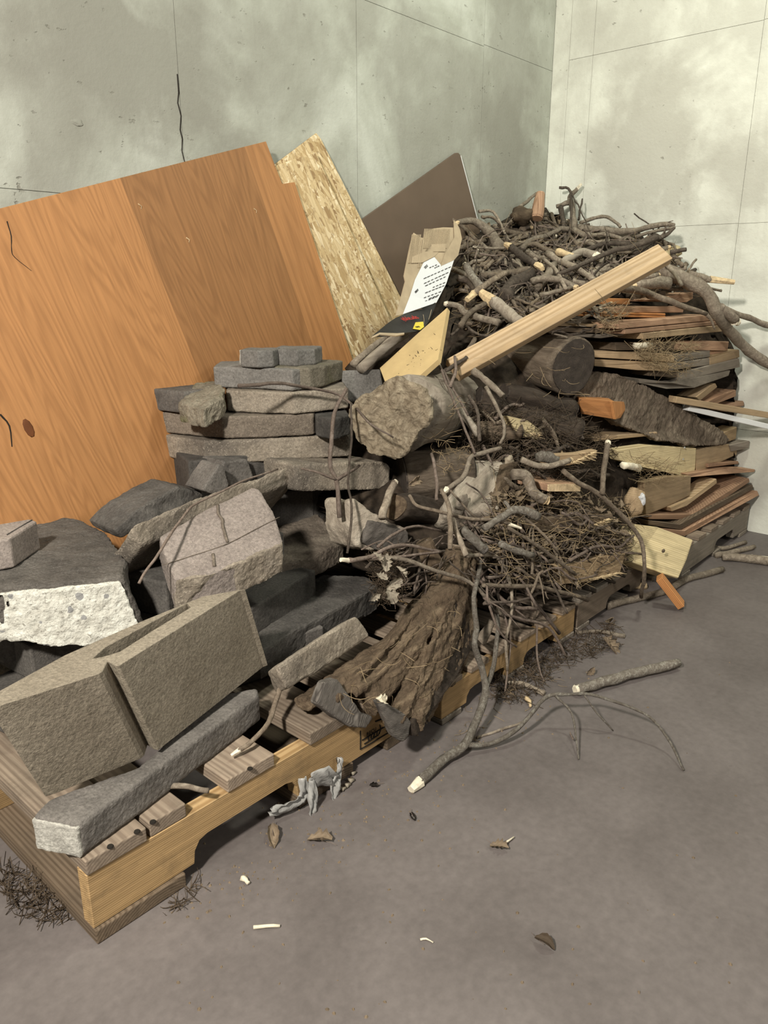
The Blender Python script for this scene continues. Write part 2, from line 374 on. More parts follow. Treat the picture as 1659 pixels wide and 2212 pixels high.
M_CBLUE = concrete('blue_grey_paver', (0.122, 0.113, 0.102), (0.222, 0.208, 0.190))
M_CMOSS = concrete('mossy_concrete', (0.11, 0.095, 0.07), (0.24, 0.21, 0.16), moss=(0.10, 0.105, 0.03), bs=0.9)
M_BLOCK = concrete('retaining_block', (0.20, 0.168, 0.125), (0.285, 0.245, 0.188), s=4, bs=0.6)
M_SLABTOP = concrete('asphalt_dark_top', (0.075, 0.066, 0.058), (0.155, 0.138, 0.12), s=9, bs=1.0, speck=(0.2, 0.19, 0.17))
def aggregate():
    m, t, b = nt('broken_concrete'); v = coords(t)
    vo = N(t, 'ShaderNodeTexVoronoi'); vo.inputs['Scale'].default_value = 34;  wv = N(t, 'ShaderNodeVectorMath', operation='ADD'); nz = N(t, 'ShaderNodeTexNoise'); nz.inputs['Scale'].default_value = 25; t.links.new(v, nz.inputs['Vector']); sc_ = N(t, 'ShaderNodeVectorMath', operation='SCALE'); sc_.inputs['Scale'].default_value = 0.03; t.links.new(nz.outputs['Color'], sc_.inputs[0]); t.links.new(v, wv.inputs[0]); t.links.new(sc_.outputs[0], wv.inputs[1]); t.links.new(wv.outputs[0], vo.inputs['Vector']); sp = N(t, 'ShaderNodeSeparateColor'); t.links.new(vo.outputs['Color'], sp.inputs[0])
    isst = N(t, 'ShaderNodeMath', operation='GREATER_THAN'); isst.inputs[1].default_value = 0.86; t.links.new(sp.outputs[0], isst.inputs[0])
    ins = ramp(t, [(0.26, (1,1,1)), (0.32, (0,0,0))], vo.outputs['Distance']).outputs[0]
    mm = N(t, 'ShaderNodeMath', operation='MULTIPLY'); t.links.new(isst.outputs[0], mm.inputs[0]); t.links.new(ins, mm.inputs[1])
    base = ramp(t, [(0.3, (0.45, 0.43, 0.37)), (0.7, (0.72, 0.71, 0.63))], noi(t, v, 40, 6)).outputs[0]
    base = mix(t, ramp(t, [(0.60, (0,0,0)), (0.66, (1,1,1))], noi(t, v, 150, 3)).outputs[0], base, (0.30, 0.28, 0.24))
    t.links.new(mix(t, mm.outputs[0], base, (0.27, 0.265, 0.255)), b.inputs['Base Color']); b.inputs['Roughness'].default_value = 0.95
    bump(t, b, noi(t, v, 55, 7), 0.9, 0.01); return m
M_AGG = aggregate()
M_PALEC = concrete('pale_concrete', (0.36, 0.34, 0.30), (0.54, 0.52, 0.46), s=14)
M_PALE = lumber('pallet_wood', (0.50, 0.335, 0.165), (0.33, 0.20, 0.085), 60, 0.55)
M_DECK = lumber('dusty_deck_wood', (0.30, 0.235, 0.175), (0.20, 0.15, 0.11), 45, 0.5)
M_GREYW = lumber('grey_weathered_wood', (0.28, 0.24, 0.195), (0.18, 0.15, 0.118), 50, 0.5)
M_TANW = lumber('tan_wood', (0.47, 0.34, 0.21), (0.35, 0.24, 0.13), 45, 0.25)
M_REDW = lumber('reddish_wood', (0.42, 0.26, 0.165), (0.30, 0.175, 0.105), 50, 0.3)
M_ORW = lumber('orange_cedar', (0.52, 0.24, 0.09), (0.36, 0.15, 0.05), 50, 0.2)
M_YELW = lumber('yellow_pine', (0.64, 0.53, 0.32), (0.52, 0.40, 0.21), 40, 0.2)
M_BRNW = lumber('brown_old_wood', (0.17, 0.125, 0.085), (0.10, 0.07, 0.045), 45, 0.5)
M_BARK = bark('grey_brown_bark', (0.050, 0.037, 0.026), (0.135, 0.104, 0.076), (0.25, 0.20, 0.15))
M_DBARK = bark('dark_bark', (0.022, 0.016, 0.012), (0.062, 0.046, 0.034), (0.12, 0.092, 0.07))
M_ROOT = bark('rotten_brown_bark', (0.042, 0.028, 0.018), (0.115, 0.081, 0.052), (0.25, 0.188, 0.122))
M_DRIFT = bark('pale_driftwood', (0.12, 0.09, 0.062), (0.30, 0.245, 0.18), (0.52, 0.45, 0.34), 0.7, (0.5, 1, 1))
M_SWIRL = bark('swirled_bleached_wood', (0.13, 0.095, 0.06), (0.34, 0.275, 0.19), (0.62, 0.53, 0.38), 0.45, (1, 1, 1), 1.0)
for _n in M_SWIRL.node_tree.nodes:
    if _n.type == 'TEX_NOISE' and _n.inputs['Distortion'].default_value > 0.3: _n.inputs['Distortion'].default_value = 2.6
M_SILVER = bark('silver_split_wood', (0.14, 0.11, 0.085), (0.33, 0.28, 0.22), (0.50, 0.44, 0.36), 0.8, (0.12, 1, 1), 0.8)
M_STICK = bark('stick_bark', (0.085, 0.062, 0.044), (0.19, 0.148, 0.108), (0.35, 0.285, 0.21), 1.6, (1, 1, 1), 0.7)
M_STICK2 = bark('grey_stick_bark', (0.125, 0.098, 0.073), (0.255, 0.208, 0.158), (0.45, 0.385, 0.30), 1.6, (1, 1, 1), 0.7)
M_STICK3 = bark('dark_stick_bark', (0.035, 0.026, 0.020), (0.09, 0.07, 0.054), (0.17, 0.135, 0.105), 1.6, (1, 1, 1), 0.7)
M_TWIG = bark('twig_bark', (0.08, 0.058, 0.045), (0.165, 0.125, 0.10), (0.27, 0.22, 0.185), 2.5, (1, 1, 1), 0.4)
M_LICHEN = bark('lichen_bark', (0.095, 0.075, 0.058), (0.22, 0.19, 0.155), (0.47, 0.45, 0.385), 2.4, (1, 1, 1), 0.8)
M_CUT = plain('fresh_broken_wood', (0.62, 0.47, 0.28), 0.8, 60, 0.35)
M_CUTPALE = plain('pale_broken_wood', (0.78, 0.70, 0.54), 0.8, 60, 0.25)
M_CUTD = cutwood('dark_log_end', (0.085, 0.066, 0.052), (0.03, 0.024, 0.02), 60)
M_CUTG = cutwood('grey_log_end', (0.17, 0.15, 0.13), (0.07, 0.06, 0.052), 90)
M_END = cutwood('bright_end_grain', (0.92, 0.74, 0.48), (0.66, 0.45, 0.24), 75)
M_MDF = plain('tan_fibreboard', (0.50, 0.365, 0.18), 0.65, 16, 0.12, 0.1)
M_BROWNP = plain('brown_panel', (0.125, 0.088, 0.062), 0.45, 5, 0.12, 0.05)
M_WHITE = plain('white_paint', (0.75, 0.75, 0.74), 0.5, 10, 0.06, 0.05)
M_CARD = plain('corrugated_cardboard', (0.42, 0.33, 0.22), 0.9, 12, 0.18)
M_CARDW = plain('white_paper', (0.72, 0.73, 0.74), 0.6, 6, 0.05, 0.05)
M_CARDB = plain('black_print', (0.014, 0.013, 0.013), 0.45, 20, 0.3)
M_RED = plain('red_ink', (0.45, 0.03, 0.025), 0.6, 20, 0.1, 0)
M_YELLOW = plain('yellow_sticker', (0.72, 0.58, 0.06), 0.5, 20, 0.08, 0)
M_INK = plain('black_ink', (0.02, 0.018, 0.016), 0.7, 40, 0.2, 0)
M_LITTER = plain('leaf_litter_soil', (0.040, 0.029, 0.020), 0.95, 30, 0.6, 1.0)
M_GRASS = plain('dry_grass', (0.26, 0.19, 0.11), 0.8, 9, 0.5, 0)
M_GRASSD = plain('dark_dry_grass', (0.075, 0.053, 0.034), 0.8, 9, 0.5, 0)
M_LEAF = plain('curled_brown_leaf', (0.20, 0.15, 0.10), 0.75, 40, 0.35)
M_LEAFP = plain('pale_dry_leaf', (0.30, 0.26, 0.20), 0.7, 40, 0.25)
M_PLAST = plain('grey_plastic_film', (0.34, 0.33, 0.31), 0.35, 30, 0.25, 0.5)
M_NAIL = plain('steel', (0.35, 0.35, 0.34), 0.4, 30, 0.1, 0)
M_PITH = plain('dark_crack', (0.02, 0.016, 0.012), 0.9, 30, 0.2, 0)

# ================================================================ the setting
XW, YW = 4.27, 2.52
fl = from_bm('floor', box_bm(bmesh.new(), (1.4, 0.0, -0.05), (4.2, 4.2, 0.05)), M_FLOOR); tag(fl, kind='structure')
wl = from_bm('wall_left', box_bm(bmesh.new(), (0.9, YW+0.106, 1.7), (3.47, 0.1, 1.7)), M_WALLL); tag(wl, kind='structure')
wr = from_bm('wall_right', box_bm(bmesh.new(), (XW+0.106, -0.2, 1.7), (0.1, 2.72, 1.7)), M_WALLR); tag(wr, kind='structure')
def panels(wall, axis, cuts, heights, mat):
    """Form-board panels of the cast wall: each is a piece 6 mm proud of the wall behind, with open joints."""
    g = 0.0009
    for i in range(len(cuts)-1):
        a, b = cuts[i], cuts[i+1]; hs = [0.0] + heights[i] + [3.4]
        for j in range(len(hs)-1):
            z0, z1 = hs[j], hs[j+1]
            if axis == 'x': c = ((a+b)/2, YW+0.003, (z0+z1)/2); h = ((b-a)/2-g, 0.003, (z1-z0)/2-g)
            else: c = (XW+0.003, (a+b)/2, (z0+z1)/2); h = (0.003, (b-a)/2-g, (z1-z0)/2-g)
            o = from_bm('panel', box_bm(bmesh.new(), (0,0,0), h), mat, wall); o.location = c
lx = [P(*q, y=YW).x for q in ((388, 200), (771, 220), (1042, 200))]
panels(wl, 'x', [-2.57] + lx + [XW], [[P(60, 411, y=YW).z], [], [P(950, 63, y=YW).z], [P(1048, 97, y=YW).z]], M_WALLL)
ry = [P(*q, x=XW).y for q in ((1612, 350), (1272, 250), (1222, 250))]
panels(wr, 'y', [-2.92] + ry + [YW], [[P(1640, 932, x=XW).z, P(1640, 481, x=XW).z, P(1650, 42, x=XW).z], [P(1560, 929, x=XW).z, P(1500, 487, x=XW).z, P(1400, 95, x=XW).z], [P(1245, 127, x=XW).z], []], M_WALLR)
# jagged crack that opens along the joint of the left wall, and a chipped pit beside it
cr = [P(*q, y=YW-0.001) for q in ((383, 160), (386, 200), (384, 222), (391, 250), (389, 280), (394, 300), (393, 325), (399, 350))]
b_ = bmesh.new(); tube_bm(b_, spline(cr, 2), 0.0022, 0.0016, 5, 0.4, 3); from_bm('crack', b_, M_PITH, wl)
ch = bmesh.new(); pc = P(168, 265, y=YW); bmesh.ops.create_icosphere(ch, subdivisions=3, radius=1)
for v in ch.verts: v.co = Vector((v.co.x*0.022, v.co.y*0.0025, v.co.z*0.009))*(1+0.5*noise.noise(v.co*1.5)) + pc
from_bm('chipped_lump', ch, M_WALLL, wl, smooth=True)

# ================================================================ pallets
def pallet(name, x0, x1, y0, y1, h, deck, bottoms, notches, label, st_t, dk_t, mats, group, rot=0.0, stringer_h=None):
    """stringers run along x, deck and bottom boards along y; notches = [(xa, xb)] cut from the stringer's underside"""
    root = empty(name, (x0, y0, 0)); tag(root, label, 'pallet', group)
    root.rotation_euler.z = rot
    L = x1-x0; D = y1-y0; mb, md, ms = mats; bt = dk_t
    for k, yy in enumerate((0.0, D/2-st_t/2, D-st_t)):
        bm = bmesh.new(); zb, zt = bt, h-dk_t
        prof = [(0, zb)]
        for a, b in notches:
            nh = (zt-zb)*0.44; prof += [(a, zb), (a+0.004, zb+nh*0.55), (a+0.018, zb+nh*0.9), (a+0.04, zb+nh), (b-0.04, zb+nh), (b-0.018, zb+nh*0.9), (b-0.004, zb+nh*0.55), (b, zb)]
        prof += [(L, zb), (L, zt), (0, zt)]
        hull_prism(bm, [Vector((x-L/2, 0, z-zb)) for x, z in prof], [Vector((x-L/2, st_t, z-zb)) for x, z in prof])
        o = from_bm('stringer', bm, ms, root); o.location = (L/2, yy+0.004, zb); bevel(o, 0.002, 1)
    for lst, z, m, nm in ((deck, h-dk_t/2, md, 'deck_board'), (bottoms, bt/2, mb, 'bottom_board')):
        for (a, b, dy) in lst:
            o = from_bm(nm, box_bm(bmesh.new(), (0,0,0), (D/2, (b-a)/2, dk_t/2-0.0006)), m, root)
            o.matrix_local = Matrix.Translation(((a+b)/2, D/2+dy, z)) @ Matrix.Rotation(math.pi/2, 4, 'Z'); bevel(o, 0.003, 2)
    return root
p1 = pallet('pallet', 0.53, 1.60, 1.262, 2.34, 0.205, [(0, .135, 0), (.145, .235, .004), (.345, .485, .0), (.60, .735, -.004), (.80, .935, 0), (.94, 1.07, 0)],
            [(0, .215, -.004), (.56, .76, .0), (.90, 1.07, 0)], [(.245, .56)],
            'heavy timber pallet with broken pavers on it and a stamped front beam', 0.04, 0.036, (M_BRNW, M_DECK, M_PALE), 'pallets under the rubble and scrap wood')  # dirty bottom boards, coloured darker still to stand in for shade at the left
p2 = pallet('pallet', 1.64, 2.47, 1.222, 2.30, 0.138, [(i*.145, i*.145+.10, 0) for i in range(6)], [(0, .10, 0), (.36, .47, 0), (.73, .83, 0)], [(.13, .36), (.47, .70)],
            'pallet under the root stump, with a clean yellow front beam', 0.038, 0.020, (M_GREYW, M_DECK, M_PALE), 'pallets under the rubble and scrap wood')
p3 = pallet('pallet', 2.50, 3.30, 1.225, 2.25, 0.142, [(i*.14, i*.14+.10, 0) for i in range(6)], [(0, .10, 0), (.35, .45, 0), (.70, .80, 0)], [(.25, .48), (.58, .74)],
            'dusty grey-brown pallet under the heap of dry grass and twigs', 0.038, 0.020, (M_GREYW, M_GREYW, M_DECK), 'pallets under the rubble and scrap wood')
p4 = pallet('pallet', 3.32, 4.24, 1.135, 2.25, 0.165, [(i*.163, i*.163+.10, 0) for i in range(6)], [(0, .10, 0), (.41, .51, 0), (.80, .92, 0)], [(.42, .70),],
            'pallet under the stacked scrap boards, up against the pale wall', 0.038, 0.022, (M_GREYW, M_DECK, M_GREYW), 'pallets under the rubble and scrap wood')
# nail heads and the burnt-in stamp on the front beam of the first pallet
for q in ((238, 1828), (296, 1796), (330, 1775), (540, 1660)):
    w_ = P(*q, z=0.2055); db = min([c for c in p1.children if c.name.startswith('deck_board')], key=lambda c: abs(p1.location.x+c.location.x-w_.x)); b_ = bmesh.new(); bmesh.ops.create_cone(b_, cap_ends=True, segments=10, radius1=0.007, radius2=0.006, depth=0.003)
    o = from_bm('nail_hole', b_, M_PITH, db); o.matrix_parent_inverse = (Matrix.Translation(p1.location) @ db.matrix_basis).inverted(); o.location = w_
YF = 1.2645
beam1 = [c for c in p1.children if c.name.startswith('stringer')][0]; S1 = -Vector(p1.location)-Vector(beam1.location)
def ink(px0, px1, w):
    a, b = P(*px0, y=YF), P(*px1, y=YF); d = b-a; M_ = Matrix.Translation(S1) @ frame((a+b)/2, d, Vector((0, -1, 0)))
    o = from_bm('stamp_mark', box_bm(bmesh.new(), (0,0,0), (d.length/2, w/2, 0.0008)), M_INK, beam1); o.matrix_local = M_
sc = lambda x, y: (760+x*0.0844, 1540+y*0.0844)
for a, b in (((220, 940), (225, 460)), ((220, 935), (980, 485)), ((265, 700), (865, 345)), ((320, 795), (690, 560)), ((895, 480), (905, 280)), ((420, 700), (430, 615)), ((490, 660), (510, 570)), ((560, 620), (585, 525)), ((640, 560), (655, 480)), ((700, 545), (745, 420)), ((745, 420), (715, 300)), ((600, 225), (800, 150)), ((785, 215), (850, 215))):
    ink(sc(*a), sc(*b), 0.003)
def text(name, body, size, M_, mat, parent, ext=0.0004):
    cu = bpy.data.curves.new(name, 'FONT'); cu.body = body; cu.size = size; cu.extrude = ext; cu.align_x = 'CENTER'; cu.align_y = 'CENTER'; cu.resolution_u = 3
    t = bpy.data.objects.new(name, cu); COL.objects.link(t); bpy.context.view_layer.update()
    me = bpy.data.meshes.new_from_object(t.evaluated_get(bpy.context.evaluated_depsgraph_get())); bpy.data.objects.remove(t)
    me.materials.clear(); o = link(name, me, mat, parent); o.matrix_local = M_; return o
a, b = P(*sc(360, 580), y=YF), P(*sc(650, 400), y=YF)
text('stamp_lettering', 'RECU', 0.016, Matrix.Translation(S1) @ frame((a+b)/2, b-a, Vector((0, -1, 0))), M_INK, beam1)

# ================================================================ boards leaning on the left wall
def sheet(name, px, o, n, grain_px, t, mat, label, cat, bev=0.002):
    W_ = [PP(a, b, o, n) for a, b in px]; g0, g1 = PP(*grain_px[0], o, n), PP(*grain_px[1], o, n)
    c = sum(W_, Vector())/len(W_); M = frame(c, g1-g0, -n if (-n).dot(CAM-c) > 0 else n); Mi = M.inverted()
    L = [Mi @ p for p in W_]; bm = bmesh.new(); hull_prism(bm, L, [p-Vector((0,0,t)) for p in L])
    ob = from_bm(name, bm, mat, M=M); bevel(ob, bev, 1); tag(ob, label, cat); return ob, M
lean = lambda k: Vector((0, 1, -k)).normalized()
n1, o1 = lean(0.17), Vector((0, 2.442, 1.80))
PLYPX = [(-260, 516), (0, 450), (300, 374), (575, 305), (590, 345), (610, 397), (637, 393), (700, 587), (770, 800), (850, 1045), (-260, 1320)]
W_ = [PP(a, b, o1, n1) for a, b in PLYPX]; c_ = sum(W_, Vector())/len(W_)
Mp = frame(c_, PP(770, 800, o1, n1)-PP(637, 393, o1, n1), -n1).inverted()
yv = lambda q: (Mp @ PP(*q, o1, n1)).y
sA, sB, sC = yv((340, 600)), yv((625, 600)), yv((690, 600))
ys_ = sorted([(sA, 1), (sB, 1), (sC, 1)])
flip = yv((340, 600)) > yv((690, 600))
st = [(-2, 0.92), (sC, 1.10), (sB, 0.95), (sA, 0.80)] if not flip else None
if flip: st = [(-2.0, 1.12), (min(sB, sC), 0.98), (max(sB, sC), 0.74), (sA, 1.08)]
else: st = [(-2.0, 1.06), (sA, 0.74), (min(sB, sC), 0.98), (max(sB, sC), 1.12)]
M_PLY = plymat('orange_plywood', (0.375, 0.178, 0.066), (0.20, 0.085, 0.028), (0.5, 0.3, 0.1), st)
ply, Mply = sheet('plywood_sheet', PLYPX, o1, n1, ((637, 393), (770, 800)), 0.016, M_PLY, 'big orange plywood sheet with a notched corner leaning on the concrete wall', 'plywood')
def onply(name, pts, w, mat):
    b_ = bmesh.new(); tube_bm(b_, spline([Mply.inverted() @ PP(*q, o1, n1) for q in pts], 3), w, w*0.5, 5, 0.3, 2); from_bm(name, b_, mat, ply)
onply('split_mark', [(15, 478), (24, 510), (25, 540), (32, 556), (68, 585)], 0.0016, M_PITH)
onply('split_mark', [(0, 895), (20, 920), (26, 965)], 0.003, M_PITH)
kn = bmesh.new(); bmesh.ops.create_icosphere(kn, subdivisions=2, radius=1); kc = Mply.inverted() @ PP(62, 925, o1, n1)
for v in kn.verts: v.co = Vector((v.co.x*0.03, v.co.y*0.014, v.co.z*0.0015))+kc
from_bm('knot', kn, plain('knot_brown', (0.13, 0.045, 0.015), 0.7), ply, smooth=True)
for q in ((548, 450), (298, 440), (402, 513)):
    b_ = bmesh.new(); c0 = Mply.inverted() @ PP(*q, o1, n1); tube_bm(b_, [c0, c0+Vector((0.01, 0.008, 0.002)), c0+Vector((0.018, 0.003, 0.001))], 0.002, 0.001, 4, 0.3, 1); from_bm('splinter', b_, M_CUT, ply)
M_OSB = osbmat()
nO, oO = lean(0.14), Vector((0, 2.497, 1.85))
sheet('strand_board', [(585, 362), (598, 352), (684, 287), (694, 300), (870, 650), (880, 800), (700, 830)], oO, nO, ((694, 300), (866, 640)), 0.011, M_OSB, 'narrow strand board standing furthest back, its pointed corner topmost against the wall', 'strand board')
nO2, oO2 = lean(0.165), Vector((0, 2.462, 1.80))
sheet('strand_board', [(590, 365), (600, 356), (682, 328), (846, 695), (850, 850), (690, 850)], oO2, nO2, ((682, 328), (846, 695)), 0.011, M_OSB, 'wide strand board with flaky chips leaning between the orange plywood and another strand board', 'strand board')
nB, oB = lean(0.09), Vector((0, 2.497, 1.85))
bp, Mb = sheet('hardboard_panel', [(776, 478), (979, 334), (985, 330), (991, 330), (996, 336), (1042, 515), (1075, 660), (880, 790)], oB, nB, ((776, 478), (985, 330)), 0.012, M_BROWNP, 'dark brown smooth panel leaning on the wall near the corner', 'panel', 0.002)
e0, e1 = Mb.inverted() @ PP(995, 336, oB, nB), Mb.inverted() @ PP(1042, 515, oB, nB)
b_ = bmesh.new(); box_bm(b_, (0,0,0), ((e1-e0).length/2, 0.0022, 0.0068), frame((e0+e1)/2+Vector((0,0,-0.005)), e1-e0, Vector((0,0,1)))); tag(from_bm('edge_band', b_, M_WHITE, bp), 'pale chipped edge strip')

# ================================================================ concrete rubble on the first pallet
Dn = Vector((0, 0, -1))
G_RUB = 'broken concrete pieces on the pallet'
# long weathered paver bar flat on the deck
A = [P(*q, z=0.285) for q in ((66, 1752), (95, 1722), (330, 1612), (555, 1480), (562, 1508), (400, 1612), (270, 1720), (160, 1830), (75, 1790))]
A = [P(68, 1762, z=.285), P(110, 1722, z=.285), P(300, 1655, z=.285), P(470, 1500, z=.285), P(556, 1484, z=.285), P(560, 1500, z=.285), P(420, 1602, z=.285), P(300, 1690, z=.285), P(168, 1782, z=.285)]
o = prism('edging_bar', A, [Vector((p.x, p.y, 0.2065)) for p in A], M_CGREY, xdir=A[4]-A[1], bev=0.008); rough(o, 0.0045, 0.005, 0.06, 0.0025, 0.012)
tag(o, 'long grey weathered paver bar lying under the big notched block', 'paver')
bpy.context.view_layer.update()
F = [A[0]+Vector((0,0,-.006)), A[8]+Vector((0,0,-.006)), Vector((A[8].x, A[8].y, .209)), Vector((A[0].x, A[0].y, .209))]; F = [p-away(F)*0.0035 for p in F]; n_ = away(F); e_ = prism('broken_end', F, [p+n_*0.012 for p in F], M_PALEC, bev=0); rough(e_, 0.0045, 0.006, 0.04, 0.003, 0.012); bpy.context.view_layer.update(); mw = e_.matrix_world.copy(); e_.parent = o; e_.matrix_world = mw; tag(e_, 'pale broken end')
# the big notched retaining wall block, tilted on the bar
zt, zb = 0.555, 0.290
top = [P(-25, 1530, z=zt), P(0, 1524, z=zt), P(213, 1455, z=zt), P(222, 1449, z=zt), P(232, 1428, z=zt+.003), P(246, 1436, z=zt+.004), P(256, 1438, z=zt+.004), P(518, 1275, z=zt+.02), P(530, 1272, z=zt+.02), P(438, 1288, z=zt+.015), P(310, 1340, z=zt+.008), P(140, 1415, z=zt), P(-25, 1505, z=zt)]
dn = ((P(289, 1652, z=zb)-P(213, 1455, z=zt)) + (P(583, 1432, z=zb+.03)-P(522, 1275, z=zt+.02)))/2
bot = [p+dn for p in top]
blk = prism('retaining_block', top, bot, M_BLOCK, xdir=top[7]-top[6], bev=0.006, seg=3)
tag(blk, 'big tan concrete wall block with a vertical groove, lying on the grey paver bar', 'concrete block')
# core slot open on the top of the block
sl = [P(200, 1423, z=zt+.001), P(228, 1398, z=zt+.003), P(330, 1345, z=zt+.006), P(404, 1303, z=zt+.013), P(412, 1312, z=zt+.013), P(330, 1364, z=zt+.006), P(260, 1408, z=zt+.003), P(222, 1420, z=zt+.001)]
cut = prism('slot_cutter', [p-dn*0.12 for p in sl], [p+dn*0.55 for p in sl], M_BLOCK, bev=0)
bo = blk.modifiers.new('slot', 'BOOLEAN'); bo.object = cut; bo.operation = 'DIFFERENCE'; bo.solver = 'EXACT'
blk.modifiers.move(1, 0)
bpy.context.view_layer.update(); dg = bpy.context.evaluated_depsgraph_get(); me2 = bpy.data.meshes.new_from_object(blk.evaluated_get(dg)); blk.modifiers.clear(); blk.data = me2; bpy.data.objects.remove(cut)

def chunk(name, px, z, t, mat, label, cat='paver', vox=0.008, amp=0.012, sc_=0.06, amp2=0.004, down=Dn, grp=None, shrink=1.0, **k):
    A = [P(a, b, z=(z[i] if isinstance(z, (list, tuple)) else z)) for i, (a, b) in enumerate(px)]
    c = sum(A, Vector())/len(A); B = [c+(p-c)*shrink+down*t for p in A]
    o = prism(name, A, B, mat, bev=0, **k); rough(o, vox, amp, sc_, amp2, 0.015); tag(o, label, cat, grp); return o
# broken slab with white fracture face
sp = [(-120, 1290), (0, 1266), (60, 1264), (130, 1258), (190, 1252), (262, 1243), (268, 1238), (272, 1210), (262, 1190), (245, 1175), (236, 1158), (210, 1140), (165, 1118), (90, 1120), (0, 1128), (-120, 1135)]
A = [P(a, b, z=0.60) for a, b in sp]; c = sum(A, Vector())/len(A)
fx = A[5]-A[1]; fx.z = 0; fx.normalize(); bk = Vector((-fx.y, fx.x, 0))
B = [p+Vector((0,0,-0.155))+(p-c)*0.04 for p in A]
B[5] += fx*0.03; B[6] += fx*0.035; B[4] += Vector((0,0,-0.012)); B[3] += Vector((0,0,-0.008)); B[2] += Vector((0,0,0.012)); B[1] += Vector((0,0,0.02))
slabo = prism('broken_slab', A, B, M_SLABTOP, bev=0, xdir=fx); rough(slabo, 0.009, 0.012, 0.05, 0.006, 0.02)
tag(slabo, 'thick broken concrete slab with dark top and bright white fracture face', 'concrete slab')
def inset_face(F, off, name, mat, parent, vox, amp):
    """a fracture face: solid skin a few mm proud of the broken side"""
    W_ = [p+off for p in F]; nn = away(W_); o = prism(name, W_, [p+nn*0.03 for p in W_], mat, parent=None, bev=0)
    rough(o, vox, amp, 0.05, 0.006, 0.018); mw = o.matrix_world.copy(); o.parent = parent; o.matrix_world = mw
    return o
bpy.context.view_layer.update()
F = A[0:6] + [B[5]+Vector((0,0,0.004))] + [B[4]+Vector((0,0,-.004)), B[3], (B[3]+B[2])/2+Vector((0,0,-.008)), B[2], B[1], B[0]]
F = [p - Vector((0,0,0.012)) if i < 6 else p for i, p in enumerate(F)]
o = inset_face(F, -bk*0.010, 'fracture_face', M_AGG, slabo, 0.006, 0.010); tag(o, 'bright white aggregate fracture face')
# second slab under it: dark gap and pale edge
o = chunk('broken_slab', [(-120, 1425), (60, 1408), (195, 1404), (230, 1380), (180, 1330), (-120, 1345)], 0.345, 0.06, M_CMOSS, 'pale greenish slab edge under the broken slab with the white face', 'concrete slab', amp=0.008)
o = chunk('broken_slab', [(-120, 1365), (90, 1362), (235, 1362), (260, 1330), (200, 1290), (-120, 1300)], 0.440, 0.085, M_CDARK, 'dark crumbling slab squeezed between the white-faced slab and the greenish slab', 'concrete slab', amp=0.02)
# small brick piece on the slab
A = [P(0, 1170, z=.688), P(20, 1166, z=.688), P(82, 1138, z=.688), P(64, 1118, z=.688), P(0, 1131, z=.688), P(-60, 1150, z=.688), P(-50, 1190, z=.688)]
A = [P(-50, 1176, z=.682), P(21, 1163, z=.682), P(80, 1126, z=.682), P(64, 1120, z=.688), P(-50, 1140, z=.69)]
o = prism('brick_piece', A, [Vector((p.x, p.y, 0.603)) for p in A], M_CROSE, bev=0.005); tag(o, 'small broken brick with a groove lying on the dark slab top', 'brick')
bpy.context.view_layer.update()
gA = [P(14, 1154, z=.685), P(15.5, 1155, z=.685), P(70, 1122.5, z=.687), P(68.5, 1122, z=.687)]
g = prism('groove', gA, [p+Dn*0.005 for p in gA], M_CDARK, parent=o, bev=0)

# cracked paver, tilted towards the viewer
nC = Vector((-0.18, -0.42, 0.89)).normalized(); oC = P(480, 1165, y=1.62)
CP = [(345, 1158), (362, 1148), (440, 1102), (545, 1052), (560, 1056), (592, 1108), (612, 1170), (520, 1212), (455, 1240), (378, 1252), (352, 1188)]
W_ = [PP(a, b, oC, nC) for a, b in CP]
B = []
for i, p in enumerate(W_):
    q = p - nC*0.085
    B.append(q)
frontdir = (PP(470, 1235, oC, nC)-PP(455, 1120, oC, nC)); frontdir.normalize()
for i in (6, 7, 8, 9): B[i] = B[i] + frontdir*0.035
crk = prism('split_paver', W_, B, M_CROSE, bev=0.004, xdir=W_[3]-W_[1], up=nC); rough(crk, 0.0055, 0.005, 0.05, 0.003, 0.012)
tag(crk, 'pinkish-grey split paver with a wavy groove, tipped up in the rubble', 'paver')
bpy.context.view_layer.update()
def groove(pts, w, parent, o_, n_, name='groove'):
    L = [PP(*q, o_, n_)+n_*0.002 for q in pts]; Mi = parent.matrix_world.inverted()
    b_ = bmesh.new(); tube_bm(b_, [Mi @ p for p in spline(L, 4)], w, w, 6, 0.2, 5, True); from_bm(name, b_, M_CBROWN, parent, smooth=True)
groove([(470, 1092), (472, 1112), (480, 1124), (482, 1142), (491, 1172)], 0.0045, crk, oC, nC)
groove([(460, 1198), (463, 1224)], 0.0045, crk, oC, nC)
groove([(350, 1222), (420, 1200), (490, 1176), (560, 1140), (604, 1118)], 0.0012, crk, oC, nC)
# speckled broken front of that paver
Fp = [W_[9], W_[8], W_[7], W_[6], B[6], B[7]-nC*0.003, B[8]+nC*0.004, B[9]]
o = inset_face(Fp, -away(Fp)*0.004, 'fracture_face', M_CTAN, crk, 0.006, 0.010)
